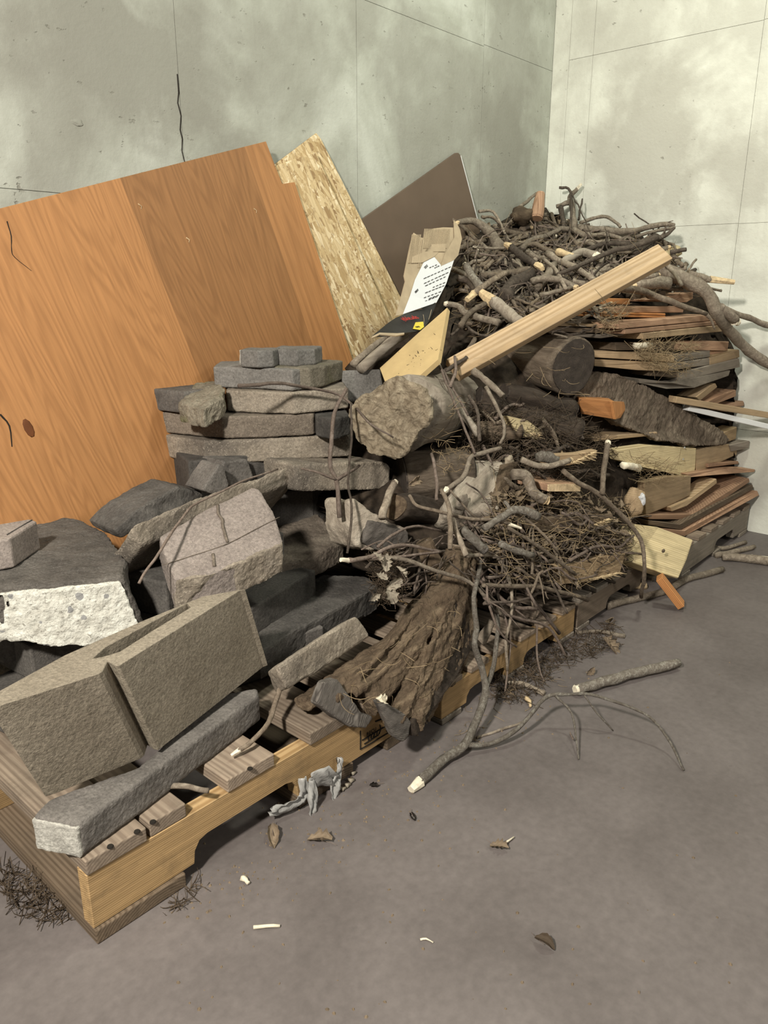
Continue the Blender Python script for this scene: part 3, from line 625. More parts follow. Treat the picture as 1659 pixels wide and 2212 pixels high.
# long pale paver on edge behind it
q_ = quad('edging_paver', [(285, 1138), (300, 1128), (430, 1072), (560, 1030), (632, 1003), (641, 1040), (575, 1062), (440, 1128), (306, 1182)], (1.74, 1.745, 1.78, 1.82, 1.84, 1.84, 1.82, 1.78, 1.745), 0.24, M_CTAN, bev=0.006, ext=(-0.03, 0.16, -0.17))
rough(q_, 0.008, 0.008, 0.06, 0.003, 0.014); tag(q_, 'long pale tan paver on edge right behind the split grooved paver', 'paver')
q_ = quad('dark_paver', [(248, 1148), (300, 1100), (385, 1052), (440, 1062), (440, 1090), (330, 1130), (262, 1165)], (1.92, 1.92, 1.95, 1.97, 1.97, 1.92, 1.92), 0.16, M_CDARK, bev=0.006)
rough(q_, 0.008, 0.012, 0.06, 0.004); tag(q_, 'dark grey paver fragment against the plywood behind the long pale paver', 'paver')
q_ = quad('paver_shard', [(437, 1060), (474, 1003), (484, 1004), (496, 1050), (470, 1072)], (1.90,)*5, 0.10, M_CGREY, bev=0.004)
rough(q_, 0.006, 0.006, 0.05, 0.002); tag(q_, 'triangular grey paver shard standing upright under the paver stack', 'paver')
q_ = quad('paver_shard', [(478, 1012), (484, 996), (536, 992), (551, 1035), (500, 1056)], (1.96,)*5, 0.12, M_CGREY, bev=0.005)
rough(q_, 0.006, 0.006, 0.05, 0.002); tag(q_, 'blunt dark shard behind the triangular paver shard, under the paver stack', 'paver')
q_ = quad('edging_paver', [(636, 1010), (640, 1003), (738, 1000), (830, 998), (844, 1006), (842, 1050), (836, 1058), (740, 1060), (640, 1062)], (1.80, 1.80, 1.76, 1.72, 1.73, 1.73, 1.72, 1.76, 1.80), 0.16, M_CTAN, bev=0.005)
rough(q_, 0.008, 0.006, 0.06, 0.003); tag(q_, 'straight tan speckled paver lying level in front of the paver stack', 'paver')
q_ = quad('edging_paver', [(585, 990), (758, 984), (758, 1006), (585, 1006)], (1.96, 1.86), 0.25, M_CGREY, bev=0.005); tag(q_, 'blue-grey paver squeezed between the stack and the level tan paver', 'paver')
# paver stack
def layer(name, front, back, z, t, mat, label, vox=0.008, amp=0.006, rgh=True, grp=None):
    A = [P(a, b, z=z) for a, b in front]; c = sum(A, Vector())/len(A); d = A[-1]-A[0]; n_ = Vector((-d.y, d.x, 0)).normalized()
    if n_.dot(c-CAM) < 0: n_ = -n_
    A2 = A + [A[-1]+n_*back, A[0]+n_*back]
    o = prism(name, A2, [p+Dn*t for p in A2], mat, bev=0.005, xdir=d)
    if rgh: rough(o, 0.0045, 0.005, 0.06, 0.0022, 0.012)
    tag(o, label, 'paver', grp); return o
layer('edging_paver', [(352, 938), (380, 944), (440, 952), (500, 951), (600, 947), (680, 942), (755, 938)], 0.2, 0.80, 0.078, M_CTAN, 'long tan paver with scored edge, lowest of the paver stack')
layer('edging_paver', [(331, 888), (400, 893), (480, 900), (580, 898), (678, 893)], 0.2, 0.878, 0.074, M_CBROWN, 'stained brown paver second from the bottom of the stack, moss spots on its edge')
layer('paver_shard', [(682, 898), (720, 906), (756, 896)], 0.16, 0.874, 0.07, M_CDARK, 'dark shard at the log end of the second layer of the paver stack')
layer('paver_shard', [(321, 830), (330, 840), (398, 846)], 0.12, 0.956, 0.074, M_CGREY, 'wedge of grey paver at the plywood end of the stack, beside the mossy lump')
layer('edging_paver', [(488, 843), (560, 846), (634, 848), (752, 838)], 0.2, 0.953, 0.072, M_CTAN, 'tan rectangular paver in the middle of the stack, right of the mossy lump')
layer('edging_paver', [(460, 792), (560, 795), (632, 799), (696, 790)], 0.2, 1.026, 0.07, M_CBLUE, 'smooth blue-grey paver near the top of the stack')
layer('paver_shard', [(668, 795), (700, 790), (742, 778)], 0.15, 1.03, 0.07, M_CMOSS, 'mossy dark fragment behind the smooth blue-grey paver of the stack')
layer('paver_shard', [(517, 755), (556, 757), (590, 756)], 0.1, 1.086, 0.058, M_CBLUE, 'small grey block with a bright chipped end topping the stack', rgh=True)
layer('paver_shard', [(588, 752), (600, 754), (640, 756), (681, 753)], 0.12, 1.084, 0.056, M_CBLUE, 'grey paver with a chipped white corner topping the stack beside the smaller block')
bpy.context.view_layer.update()
for nm, pxs, zt_ in (('small grey block', ((517, 755), (553, 757)), 1.086), ('grey paver with', ((588, 752), (604, 754)), 1.084)):
    po = [x for x in COL.objects if x.get('label', '').startswith(nm)][0]; a, b = P(*pxs[0], z=zt_-.003), P(*pxs[1], z=zt_-.003)
    F = [a, b, b+Dn*.05, a+Dn*.05]; n_ = away(F); F = [p-n_*.003 for p in F]; c_ = prism('chipped_face', F, [p+n_*.012 for p in F], M_PALEC, bev=0); rough(c_, .004, .006, .03, .002); bpy.context.view_layer.update(); mw = c_.matrix_world.copy(); c_.parent = po; c_.matrix_world = mw; tag(c_, 'bright chipped face')
q_ = chunk('mossy_lump', [(386, 870), (420, 828), (470, 824), (486, 840), (484, 862), (440, 884)], [.93, .965, .97, .965, .94, .925], 0.06, M_CMOSS, 'mossy rounded concrete lump on the paver stack', 'concrete lump', 0.006, 0.02, 0.05, 0.006)
q_ = quad('paver_shard', [(735, 800), (822, 797), (828, 832), (800, 868), (745, 868)], (1.98, 1.92, 1.9, 1.9, 1.95), 0.12, M_CBLUE, bev=0.006, flat=False); tag(q_, 'blue-grey triangular paver face tipped against the tan fibreboard', 'paver')
# hidden courses that carry the stack (seen only as dark shapes in the gaps)
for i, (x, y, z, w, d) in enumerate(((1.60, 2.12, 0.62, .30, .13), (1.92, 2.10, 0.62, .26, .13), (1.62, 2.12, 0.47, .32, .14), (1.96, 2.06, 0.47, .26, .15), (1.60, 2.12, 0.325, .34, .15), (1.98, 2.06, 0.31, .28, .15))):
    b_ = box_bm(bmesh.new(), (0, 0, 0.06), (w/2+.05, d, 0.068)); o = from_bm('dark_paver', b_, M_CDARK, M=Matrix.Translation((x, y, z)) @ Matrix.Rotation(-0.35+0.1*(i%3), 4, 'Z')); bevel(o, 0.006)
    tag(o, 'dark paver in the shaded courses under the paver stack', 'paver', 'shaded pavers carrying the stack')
# flagstone, grooved dark block and speckled paver in front
q_ = chunk('flagstone', [(528, 1236), (600, 1222), (680, 1200), (742, 1168), (744, 1168), (716, 1138), (690, 1112), (640, 1095), (585, 1100), (520, 1180)], [.44, .445, .45, .455, .456, .475, .49, .50, .50, .46], 0.075, M_CBROWN, 'brown broken flagstone with a speckled edge under the split paver', 'flagstone', 0.007, 0.010, 0.07, 0.005)
q_ = chunk('grooved_paver', [(560, 1410), (640, 1360), (700, 1330), (790, 1280), (818, 1262), (790, 1244), (700, 1240), (600, 1280), (556, 1330)], 0.335, 0.085, M_CDARK, 'dark grey long grooved paver between the flagstone and the speckled paver', 'paver', 0.008, 0.006)
q_ = quad('speckled_paver', [(597, 1440), (660, 1398), (752, 1338), (770, 1330), (800, 1372), (760, 1402), (690, 1448), (618, 1490)], (1.335, 1.345, 1.37, 1.375, 1.365, 1.36, 1.34, 1.325), 0.15, M_CTAN, bev=0.006, flat=False, ext=(0.035, 0.085, -0.06))
rough(q_, 0.006, 0.007, 0.05, 0.003); tag(q_, 'speckled tan paver tipped on edge beside the root stump', 'paver')
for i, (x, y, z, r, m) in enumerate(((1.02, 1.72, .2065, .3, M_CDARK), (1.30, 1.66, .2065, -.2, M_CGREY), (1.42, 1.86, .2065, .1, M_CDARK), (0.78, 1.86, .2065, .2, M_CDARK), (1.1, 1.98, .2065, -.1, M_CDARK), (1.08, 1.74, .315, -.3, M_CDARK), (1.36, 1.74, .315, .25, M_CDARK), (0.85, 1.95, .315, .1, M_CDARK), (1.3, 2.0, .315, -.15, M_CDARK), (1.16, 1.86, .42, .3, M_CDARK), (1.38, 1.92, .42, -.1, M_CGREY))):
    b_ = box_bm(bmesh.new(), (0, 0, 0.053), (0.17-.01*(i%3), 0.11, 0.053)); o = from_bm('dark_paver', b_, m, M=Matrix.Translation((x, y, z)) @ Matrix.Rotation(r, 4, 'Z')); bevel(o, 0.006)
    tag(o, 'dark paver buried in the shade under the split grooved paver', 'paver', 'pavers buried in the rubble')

# ================================================================ litter core of the heap
def inpoly(x, y, poly):
    r = False; j = len(poly)-1
    for i in range(len(poly)):
        xi, yi = poly[i]; xj, yj = poly[j]
        if (yi > y) != (yj > y) and x < (xj-xi)*(y-yi)/(yj-yi)+xi: r = not r
        j = i
    return r
def top_line(px):
    pts = [(760, 800), (830, 760), (960, 620), (1000, 520), (1060, 492), (1110, 468), (1170, 455), (1250, 480), (1350, 500), (1440, 530), (1500, 625), (1560, 700), (1600, 790)]
    for (a, ya), (b, yb) in zip(pts, pts[1:]):
        if px <= b: return ya+(yb-ya)*(px-a)/(b-a)
    return pts[-1][1]
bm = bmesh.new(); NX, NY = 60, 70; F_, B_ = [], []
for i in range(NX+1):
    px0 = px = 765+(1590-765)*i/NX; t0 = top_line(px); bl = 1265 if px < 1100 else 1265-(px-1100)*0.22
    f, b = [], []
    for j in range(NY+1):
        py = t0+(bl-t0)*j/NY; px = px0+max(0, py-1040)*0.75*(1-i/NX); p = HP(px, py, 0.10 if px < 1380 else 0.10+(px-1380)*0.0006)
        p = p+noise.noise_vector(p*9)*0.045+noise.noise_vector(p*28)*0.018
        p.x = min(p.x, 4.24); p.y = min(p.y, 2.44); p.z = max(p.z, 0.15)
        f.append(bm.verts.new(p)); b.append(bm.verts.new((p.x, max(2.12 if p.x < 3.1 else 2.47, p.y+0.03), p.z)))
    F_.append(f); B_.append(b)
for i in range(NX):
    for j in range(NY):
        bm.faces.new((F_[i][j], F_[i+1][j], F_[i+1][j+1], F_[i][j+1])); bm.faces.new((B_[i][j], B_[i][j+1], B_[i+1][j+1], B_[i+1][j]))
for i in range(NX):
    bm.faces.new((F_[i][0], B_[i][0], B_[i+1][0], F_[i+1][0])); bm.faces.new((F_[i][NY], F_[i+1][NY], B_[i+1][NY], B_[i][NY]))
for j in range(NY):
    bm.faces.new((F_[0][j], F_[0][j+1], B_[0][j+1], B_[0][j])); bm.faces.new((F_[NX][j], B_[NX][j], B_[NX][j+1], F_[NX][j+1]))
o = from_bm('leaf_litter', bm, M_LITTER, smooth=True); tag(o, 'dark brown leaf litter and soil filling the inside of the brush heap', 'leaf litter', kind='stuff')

# ================================================================ scrap boards stacked by the right wall
def plank(name, px, ys, depth, mat, label, grp=None, bev=0.003, flat=True, cat='board'):
    o = quad(name, px, ys, depth, mat, flat=flat, bev=bev); tag(o, label, cat, grp); return o
G_ST = 'scrap boards stacked by the wall'
plank('board_offcut', [(1306, 644), (1361, 645), (1361, 658), (1306, 657)], (1.56, 1.52), 0.35, M_ORW, 'bright orange board end on top of the scrap boards under the long timber')
plank('board_offcut', [(1364, 634), (1438, 628), (1438, 643), (1364, 648)], (1.60, 1.48), 0.20, M_BRNW, 'dark board lying behind the bright orange board end')
plank('board_offcut', [(1428, 648), (1440, 640), (1498, 631), (1497, 645), (1484, 653), (1430, 652)], (1.46, 1.46, 1.40, 1.40, 1.41, 1.46), 0.16, M_REDW, 'board with a rounded end beside the big crooked branch')
plank('board_offcut', [(1300, 664), (1478, 661), (1476, 675), (1300, 676)], (1.52, 1.42), 0.14, M_REDW, 'reddish board just above the twin laminated strips')
o = plank('laminated_strip', [(1247, 672), (1438, 677), (1438, 681), (1247, 677)], (1.54, 1.42), 0.10, M_ORW, 'upper thin copper-coloured strip of the laminated pair')
o = plank('laminated_strip', [(1247, 678), (1438, 682), (1438, 687), (1247, 683)], (1.54, 1.42), 0.10, M_ORW, 'lower thin copper-coloured strip of the laminated pair')
plank('board_offcut', [(1178, 688), (1340, 692), (1340, 700), (1178, 697)], (1.58, 1.46), 0.15, M_BRNW, 'olive-brown board beneath the laminated strips')
plank('board_offcut', [(1178, 697), (1334, 701), (1334, 708), (1178, 704)], (1.57, 1.44), 0.15, M_TANW, 'thin pale board under the olive-brown board')
plank('board_offcut', [(1180, 705), (1348, 712), (1348, 721), (1180, 716)], (1.57, 1.43), 0.15, M_BRNW, 'brown board pressed between the thin pale board and the chamfered one')
plank('board_offcut', [(1236, 717), (1296, 722), (1346, 716), (1350, 724), (1298, 731), (1240, 727)], (1.54, 1.48, 1.42, 1.42, 1.48, 1.54), 0.15, M_GREYW, 'grey chamfered board above the dark gap by the big log')
plank('board_offcut', [(1336, 698), (1480, 685), (1542, 680), (1548, 692), (1480, 698), (1336, 711)], (1.385, 1.35, 1.335, 1.335, 1.35, 1.385), 0.14, M_REDW, 'reddish board sloping up under the drooping grey stick')
plank('board_offcut', [(1350, 712), (1552, 693), (1556, 701), (1350, 722)], (1.38, 1.325), 0.14, M_REDW, 'thin splintered reddish board, middle of the sloping trio')
plank('board_offcut', [(1389, 720), (1558, 702), (1562, 716), (1389, 733)], (1.365, 1.32), 0.14, M_TANW, 'brown sloping board with a pale end, lowest of the sloping trio')
plank('board_offcut', [(1330, 740), (1470, 738), (1470, 757), (1330, 757)], (1.46, 1.38), 0.15, M_BRNW, 'dark shaded board behind the knot of dry grass')
plank('board_offcut', [(1469, 738), (1508, 737), (1575, 738), (1572, 758), (1508, 757), (1469, 757)], (1.36, 1.345, 1.30, 1.30, 1.345, 1.36), 0.14, M_REDW, 'pinkish board end right of the knot of dry grass')
plank('board_offcut', [(1530, 758), (1572, 759), (1572, 768), (1530, 768)], (1.34, 1.305), 0.14, M_REDW, 'short reddish spacer under the pinkish board end')
plank('board_offcut', [(1280, 757), (1400, 762), (1452, 766), (1458, 772), (1456, 783), (1400, 779), (1280, 772)], (1.52, 1.39, 1.335, 1.33, 1.33, 1.39, 1.52), 0.14, M_TANW, 'upper of two rounded tan boards beside the big log end')
plank('board_offcut', [(1458, 769), (1534, 757), (1534, 771), (1458, 783)], (1.332, 1.31), 0.14, M_GREYW, 'greyed board butted against the upper rounded tan board')
plank('board_offcut', [(1284, 776), (1380, 781), (1438, 784), (1446, 790), (1442, 802), (1380, 800), (1284, 791)], (1.51, 1.40, 1.335, 1.33, 1.33, 1.40, 1.51), 0.14, M_TANW, 'lower of two rounded tan boards beside the big log end')
plank('board_offcut', [(1446, 786), (1534, 773), (1534, 788), (1446, 801)], (1.332, 1.305), 0.14, M_GREYW, 'greyed board butted against the lower rounded tan board')
plank('board_offcut', [(1534, 773), (1597, 755), (1598, 772), (1534, 789)], (1.302, 1.27), 0.12, M_TANW, 'pale board end close to the wall above a weathered one')
plank('board_offcut', [(1466, 806), (1597, 774), (1599, 793), (1466, 824)], (1.325, 1.262), 0.12, M_GREYW, 'wide weathered board under the pale board end, close to the wall')
plank('board_offcut', [(1400, 800), (1466, 804), (1466, 816), (1400, 812)], (1.39, 1.33), 0.14, M_BRNW, 'brown board shaded under the lower rounded tan board')
plank('weathered_plank', [(1380, 818), (1450, 826), (1578, 800), (1574, 812), (1500, 838), (1440, 840), (1382, 828)], (1.40, 1.33, 1.27, 1.27, 1.30, 1.33, 1.40), 0.12, M_GREYW, 'cracked grey plank above the bark slab')
plank('board_offcut', [(1504, 858), (1536, 832), (1546, 828), (1550, 836), (1512, 866)], (1.30, 1.29, 1.285, 1.285, 1.30), 0.10, M_TANW, 'slim tan stick of wood propped beside the cracked grey plank')
plank('board_offcut', [(1520, 872), (1560, 852), (1590, 842), (1590, 856), (1540, 876)], (1.29, 1.27, 1.265, 1.265, 1.29), 0.12, M_REDW, 'reddish wedge-shaped board above the long trim strip')
plank('board_offcut', [(1560, 880), (1606, 866), (1608, 876), (1570, 890)], (1.27, 1.25, 1.25, 1.27), 0.10, M_REDW, 'reddish board end low against the wall above the long trim strip')
# long trim strips that stick out towards the viewer's side
o = beam('wooden_strip', P(1452, 862, y=1.335), P(1690, 902, x=4.2), 0.05, 0.03, M_TANW)
tag(o, 'long tan wooden strip sticking out past the bark slab', 'wood strip')
o = beam('painted_strip', P(1480, 880, y=1.315), P(1695, 930, x=4.2), 0.05, 0.026, M_WHITE); tag(o, 'long white painted trim lying under the tan strip', 'wood strip')
# lower boards
o = plank('timber_offcut', [(1250, 859), (1328, 867), (1328, 906), (1255, 894)], (1.47, 1.36, 1.36, 1.47), 0.09, M_ORW, 'orange-brown square timber sticking out under the bark slab', cat='timber')
bpy.context.view_layer.update()
e_ = [P(*q, y=yy) for q, yy in (((1323, 867), 1.356), ((1348, 868), 1.40), ((1352, 884), 1.40), ((1340, 903), 1.38), ((1330, 906), 1.356))]
td = (P(1250, 859, y=1.47)-P(1328, 867, y=1.36)).normalized()
c = prism('cut_end', e_, [p+td*0.012 for p in e_], M_ORW, bev=0.001, xdir=Vector((0,0,1))); mw = c.matrix_world.copy(); c.parent = o; bpy.context.view_layer.update(); c.matrix_world = mw
plank('thin_lath', [(1284, 945), (1420, 933), (1421, 940), (1284, 954)], (1.42, 1.33), 0.15, M_TANW, 'thin pale lath under the bark slab above a black gap')
o = plank('yellow_board', [(1332, 972), (1400, 962), (1504, 968), (1502, 1010), (1498, 1029), (1480, 1029), (1390, 1010), (1340, 995)], (1.345, 1.32, 1.27, 1.27, 1.27, 1.275, 1.31, 1.34), 0.05, M_YELW, 'pale yellow board with two screws beneath the bark slab')
bpy.context.view_layer.update()
for q in ((1479, 967), (1476, 992)):
    b_ = bmesh.new(); bmesh.ops.create_cone(b_, cap_ends=True, segments=10, radius1=0.005, radius2=0.004, depth=0.004); s_ = from_bm('screw', b_, M_NAIL)
    s_.location = P(*q, y=1.275); s_.rotation_euler = (math.pi/2, 0, 0); mw = s_.matrix_basis.copy(); s_.parent = o; s_.matrix_parent_inverse = o.matrix_world.inverted()
plank('board_offcut', [(1468, 952), (1500, 956), (1500, 966), (1468, 966)], (1.32, 1.305), 0.1, M_YELW, 'small yellow board end peeping over the screwed yellow board')
plank('board_offcut', [(1502, 972), (1560, 960), (1592, 960), (1592, 982), (1505, 1022)], (1.275, 1.25, 1.24, 1.24, 1.27), 0.07, M_TANW, 'tan board running to the wall behind the screwed yellow board')
plank('board_offcut', [(1560, 936), (1592, 922), (1590, 948), (1575, 954)], (1.26, 1.245, 1.245, 1.255), 0.08, M_TANW, 'tan board end standing at the tip of the bark slab')
plank('board_offcut', [(1576, 962), (1620, 952), (1618, 968), (1580, 976)], (1.24, 1.225, 1.225, 1.24), 0.08, M_GREYW, 'grey board end against the wall beside the tan board end')
plank('thin_sheet', [(1484, 1024), (1560, 1012), (1632, 1014), (1630, 1020), (1560, 1024), (1486, 1032)], (1.25, 1.22, 1.19, 1.19, 1.22, 1.25), 0.10, M_REDW, 'thin reddish sheet under the screwed yellow board')
plank('board_offcut', [(1530, 1002), (1595, 996), (1596, 1002), (1530, 1010)], (1.25, 1.225), 0.10, M_REDW, 'narrow reddish board above the thin reddish sheet')
plank('wide_board', [(1392, 1042), (1440, 1030), (1493, 1028), (1491, 1070), (1440, 1095), (1396, 1113)], (1.27, 1.255, 1.235, 1.235, 1.255, 1.27), 0.035, M_TANW, 'wide tan board on edge right of the crumpled foil')
plank('board_offcut', [(1448, 1096), (1490, 1078), (1548, 1034), (1549, 1044), (1484, 1093), (1452, 1105)], (1.24, 1.225, 1.20, 1.20, 1.225, 1.24), 0.08, M_TANW, 'slim tan offcut propped on the lowest sheets')
for (pp, yy, m, lab) in (([(1400, 1112), (1496, 1110), (1618, 1033), (1620, 1041), (1500, 1122), (1402, 1122)], (1.26, 1.205, 1.135, 1.135, 1.205, 1.26), M_REDW, 'topmost of the fanned reddish sheets low on the end pallet'),
                        ([(1400, 1124), (1468, 1132), (1626, 1047), (1628, 1056), (1470, 1144), (1402, 1134)], (1.26, 1.20, 1.13, 1.13, 1.20, 1.26), M_BRNW, 'middle one of the fanned sheets low on the end pallet'),
                        ([(1420, 1140), (1478, 1146), (1636, 1060), (1640, 1070), (1480, 1158), (1424, 1150)], (1.245, 1.19, 1.12, 1.12, 1.19, 1.245), M_REDW, 'lowest of the fanned reddish sheets on the end pallet')):
    plank('thin_sheet', pp, yy, 0.30, m, lab)
plank('end_grain_board', [(1185, 1046), (1256, 1046), (1254, 1062), (1184, 1062)], (1.315, 1.285), 0.5, M_REDW, 'reddish board with bright end grain poking out of the brush')
o = [x for x in COL.objects if x.name.startswith('end_grain_board')][-1]; bpy.context.view_layer.update()
e_ = [P(*q, y=yy-0.004) for q, yy in (((1185.5, 1046.5), 1.315), ((1255.5, 1046.5), 1.285), ((1253.5, 1061.5), 1.285), ((1184.5, 1061.5), 1.315))]
c = prism('end_grain', e_, [p+Vector((0.002, 0.006, 0)) for p in e_], M_END, bev=0, xdir=Vector((0, 1, 0.001))); bpy.context.view_layer.update(); mw = c.matrix_world.copy(); c.parent = o; c.matrix_world = mw
tag(c, 'bright yellow end grain with growth rings')
# the square timber leaning out of the heap and the cedar offcut on the floor
A = [P(1372, 1132, y=1.22), P(1420, 1138, y=1.19), P(1498, 1166, y=1.09), P(1484, 1210, y=1.08), P(1466, 1250, y=1.075), P(1430, 1238, y=1.11), P(1368, 1216, y=1.19)]
n_ = away(A); o = prism('fence_post', A, [p+n_*0.09 for p in A], M_YELW, bev=0.006, xdir=A[2]-A[1]); tag(o, 'pale green-yellow square timber with a dark knot sticking out of the brush', 'timber')
bpy.context.view_layer.update(); kp = P(1433, 1190, y=1.118); kb = bmesh.new(); bmesh.ops.create_icosphere(kb, subdivisions=2, radius=1)
for v in kb.verts: v.co = v.co*0.012
k_ = from_bm('knot', kb, M_BRNW, smooth=True); k_.scale = (1, 0.5, 0.7); k_.location = kp; k_.parent = o; k_.matrix_parent_inverse = o.matrix_world.inverted()
o = beam('cedar_offcut', P(1424, 1246, y=1.10), P(1472, 1308, z=0.018), 0.055, 0.03, M_ORW, up=Vector((0.1, -0.4, 1))); tag(o, 'short orange cedar offcut leaning from the timber down to the floor', 'board')

# ================================================================ long timber, fibreboard, cardboard
o = beam('long_timber', P(978, 800, y=1.70), P(1434, 549, y=1.31), 0.088, 0.038, M_TANW, up=Vector((-0.22, -0.62, 0.75))); tag(o, 'long pale sawn timber lying diagonally across the brush heap', 'timber')
W_ = [P(820, 795, y=1.86), P(900, 722, y=1.83), P(966, 664, y=1.80), P(955, 726, y=1.72), P(946, 776, y=1.66), P(900, 812, y=1.68), P(868, 830, y=1.72), P(834, 832, y=1.78)]
n_ = away([W_[0], W_[2], W_[4]]); c0 = W_[0]
W_ = [p-n_*((p-c0).dot(n_)) for p in W_]
mdf = prism('fibreboard_offcut', W_, [p+n_*0.018+Vector((0.006, -0.004, 0)) for p in W_], M_MDF, bev=0.0015, xdir=W_[2]-W_[0]); tag(mdf, 'tan fibreboard offcut with scuffed face standing in front of the cardboard', 'fibreboard')
bpy.context.view_layer.update(); Mi = mdf.matrix_world.inverted()
for k in range(26):
    t = random.random(); q = (905+random.gauss(0, 16), 765+random.gauss(0, 12)); q = (q[0]+(t-.5)*60, q[1]-(t-.5)*55)
    p = PP(*q, c0-n_*0.0005, n_); b_ = bmesh.new(); a_ = Vector((random.gauss(0, .004), random.gauss(0, .003), random.gauss(0, .004)))
    tube_bm(b_, [Mi @ p, Mi @ (p+a_), Mi @ (p+a_*2)], 0.0011, 0.0006, 4, 0.2, k); from_bm('scuff', b_, M_PITH, mdf)
# cardboard: a torn corrugated sheet folded at the black printed flap
CB = empty('cardboard_sheet', P(900, 690, y=1.95)); tag(CB, 'torn corrugated cardboard with white printed label and black folded flap', 'cardboard'); bpy.context.view_layer.update()
def part_poly(name, pts, t, mat, lab=None):
    W_ = [Vector(p)-CB.location for p in pts]; n_ = away([p+CB.location for p in W_]); b_ = bmesh.new(); hull_prism(b_, W_, [p+n_*t for p in W_]); bmesh.ops.triangulate(b_, faces=b_.faces[:]); o = from_bm(name, b_, mat, CB)
    if lab: tag(o, lab)
    return o, n_
cs = lambda x, y: (800+x*0.1311, 470+y*0.1311)
def cy(x, y): return 2.13-(y-250)/1300*0.14 if y < 1500 else 1.995-(y-1500)/400*0.16
def cp(x, y, d=0): return P(*cs(x, y), y=cy(x, y)+d)
back = [(715, 250), (840, 330), (885, 335), (920, 230), (1040, 180), (1200, 160), (1375, 165), (1380, 380), (1465, 500), (1440, 620), (1380, 700), (1250, 1090), (1090, 1400), (1050, 1470), (420, 1620), (520, 1260), (575, 1050), (555, 960), (590, 780), (660, 440)]
o, nn = part_poly('corrugated_back', [cp(*q) for q in back], 0.004, M_CARD)
for k in range(30):
    x0 = 690+k*23; y0 = 270 if x0 < 830 else (345 if x0 < 890 else 175); y1 = y0+ (330 if x0 > 900 else 480)
    a, b = cp(x0, y0+12, -0.003)-CB.location, cp(x0-60, y1, -0.003)-CB.location
    if x0 > 1330: continue
    b_ = bmesh.new(); tube_bm(b_, [a, (a+b)/2, b], 0.0018, 0.0018, 5, 0.1, k); from_bm('flute', b_, M_CARD, CB)
part_poly('torn_liner', [cp(x, y, -0.004) for x, y in ((700, 640), (900, 560), (1230, 560), (1260, 430), (1000, 440), (1060, 640), (860, 740), (680, 750))], 0.002, M_CARD)
part_poly('torn_liner', [cp(x, y, -0.007) for x, y in ((1375, 40), (1440, 120), (1480, 200), (1510, 350), (1480, 480), (1450, 620), (1380, 700), (1160, 800), (1230, 600), (1385, 330))], 0.002, M_CARD)
o, nn = part_poly('white_label', [cp(x, y, -0.006) for x, y in ((880, 740), (1055, 650), (1170, 790), (1380, 700), (1250, 1090), (1090, 1400), (540, 1590), (660, 1280), (740, 1020))], 0.002, M_CARDW, 'white printed label'); LAB = o
def dash(x0, y0, x1, y1, w=0.0022):
    n = max(3, int(abs(x1-x0)/52)); 
    for k in range(n):
        f0, f1 = k/n, (k+0.55+0.25*random.random())/n
        a, b = cp(x0+(x1-x0)*f0, y0+(y1-y0)*f0, -0.0085)-CB.location, cp(x0+(x1-x0)*f1, y0+(y1-y0)*f1, -0.0085)-CB.location
        b_ = bmesh.new(); box_bm(b_, (0,0,0), ((b-a).length/2, w/2, 0.0004), frame((a+b)/2, b-a, -nn)); from_bm('print_line', b_, M_INK, LAB)
for l in ((975, 825, 1110, 770), (880, 1005, 1345, 800), (885, 1085, 1300, 895), (905, 1125, 1265, 960), (1030, 1150, 1250, 1060), (905, 1240, 1240, 1110), (885, 1320, 1185, 1210), (965, 1335, 1150, 1265), (795, 1420, 1120, 1290)): dash(*l)
for l in ((890, 820, 940, 770), (905, 835, 950, 790), (735, 1225, 790, 1170), (745, 1238, 795, 1185), (1060, 830, 1140, 790)): dash(*l, w=0.003)
fl_ = [(420, 1650), (560, 1590), (800, 1510), (1070, 1400), (1085, 1440), (1050, 1490), (1010, 1600), (960, 1720), (860, 1850), (740, 1880), (560, 1900), (430, 1930), (150, 1900), (20, 1960), (90, 1900), (300, 1730)]
o, nf = part_poly('black_flap', [cp(*q, -0.008) for q in fl_], 0.004, M_CARDB, 'black printed flap with red upside-down lettering'); FLP = o
part_poly('torn_edge', [cp(x, y, -0.010) for x, y in ((20, 1962), (150, 1895), (300, 1900), (440, 1905), (560, 1895), (560, 1920), (430, 1945), (160, 1925), (30, 1985))], 0.004, M_CARD)
a, b = cp(845, 1655, -0.013), cp(450, 1715, -0.013)
text('red_lettering', 'spraypi', 0.040, Matrix.Translation(-CB.location) @ frame((a+b)/2+Vector((0, -0.004, 0.004)), b-a, -nf), M_RED, FLP)
o, _n = part_poly('yellow_sticker', [cp(x, y, -0.014) for x, y in ((745, 1725), (870, 1715), (885, 1800), (820, 1850), (700, 1830))], 0.001, M_YELLOW, 'small yellow sticker')
a, b = cp(835, 1790, -0.018), cp(715, 1805, -0.018)
text('sticker_lettering', 'EASY', 0.013, Matrix.Translation(-CB.location) @ frame((a+b)/2, b-a, -_n), M_INK, o)
for pts in ([(870, 1600), (885, 1680), (880, 1760)], [(1010, 1500), (990, 1590), (960, 1680)]):
    b_ = bmesh.new(); tube_bm(b_, [cp(*q, -0.012)-CB.location for q in pts], 0.0012, 0.0008, 4, 0.2, 3); from_bm('crease', b_, M_CARD, FLP)

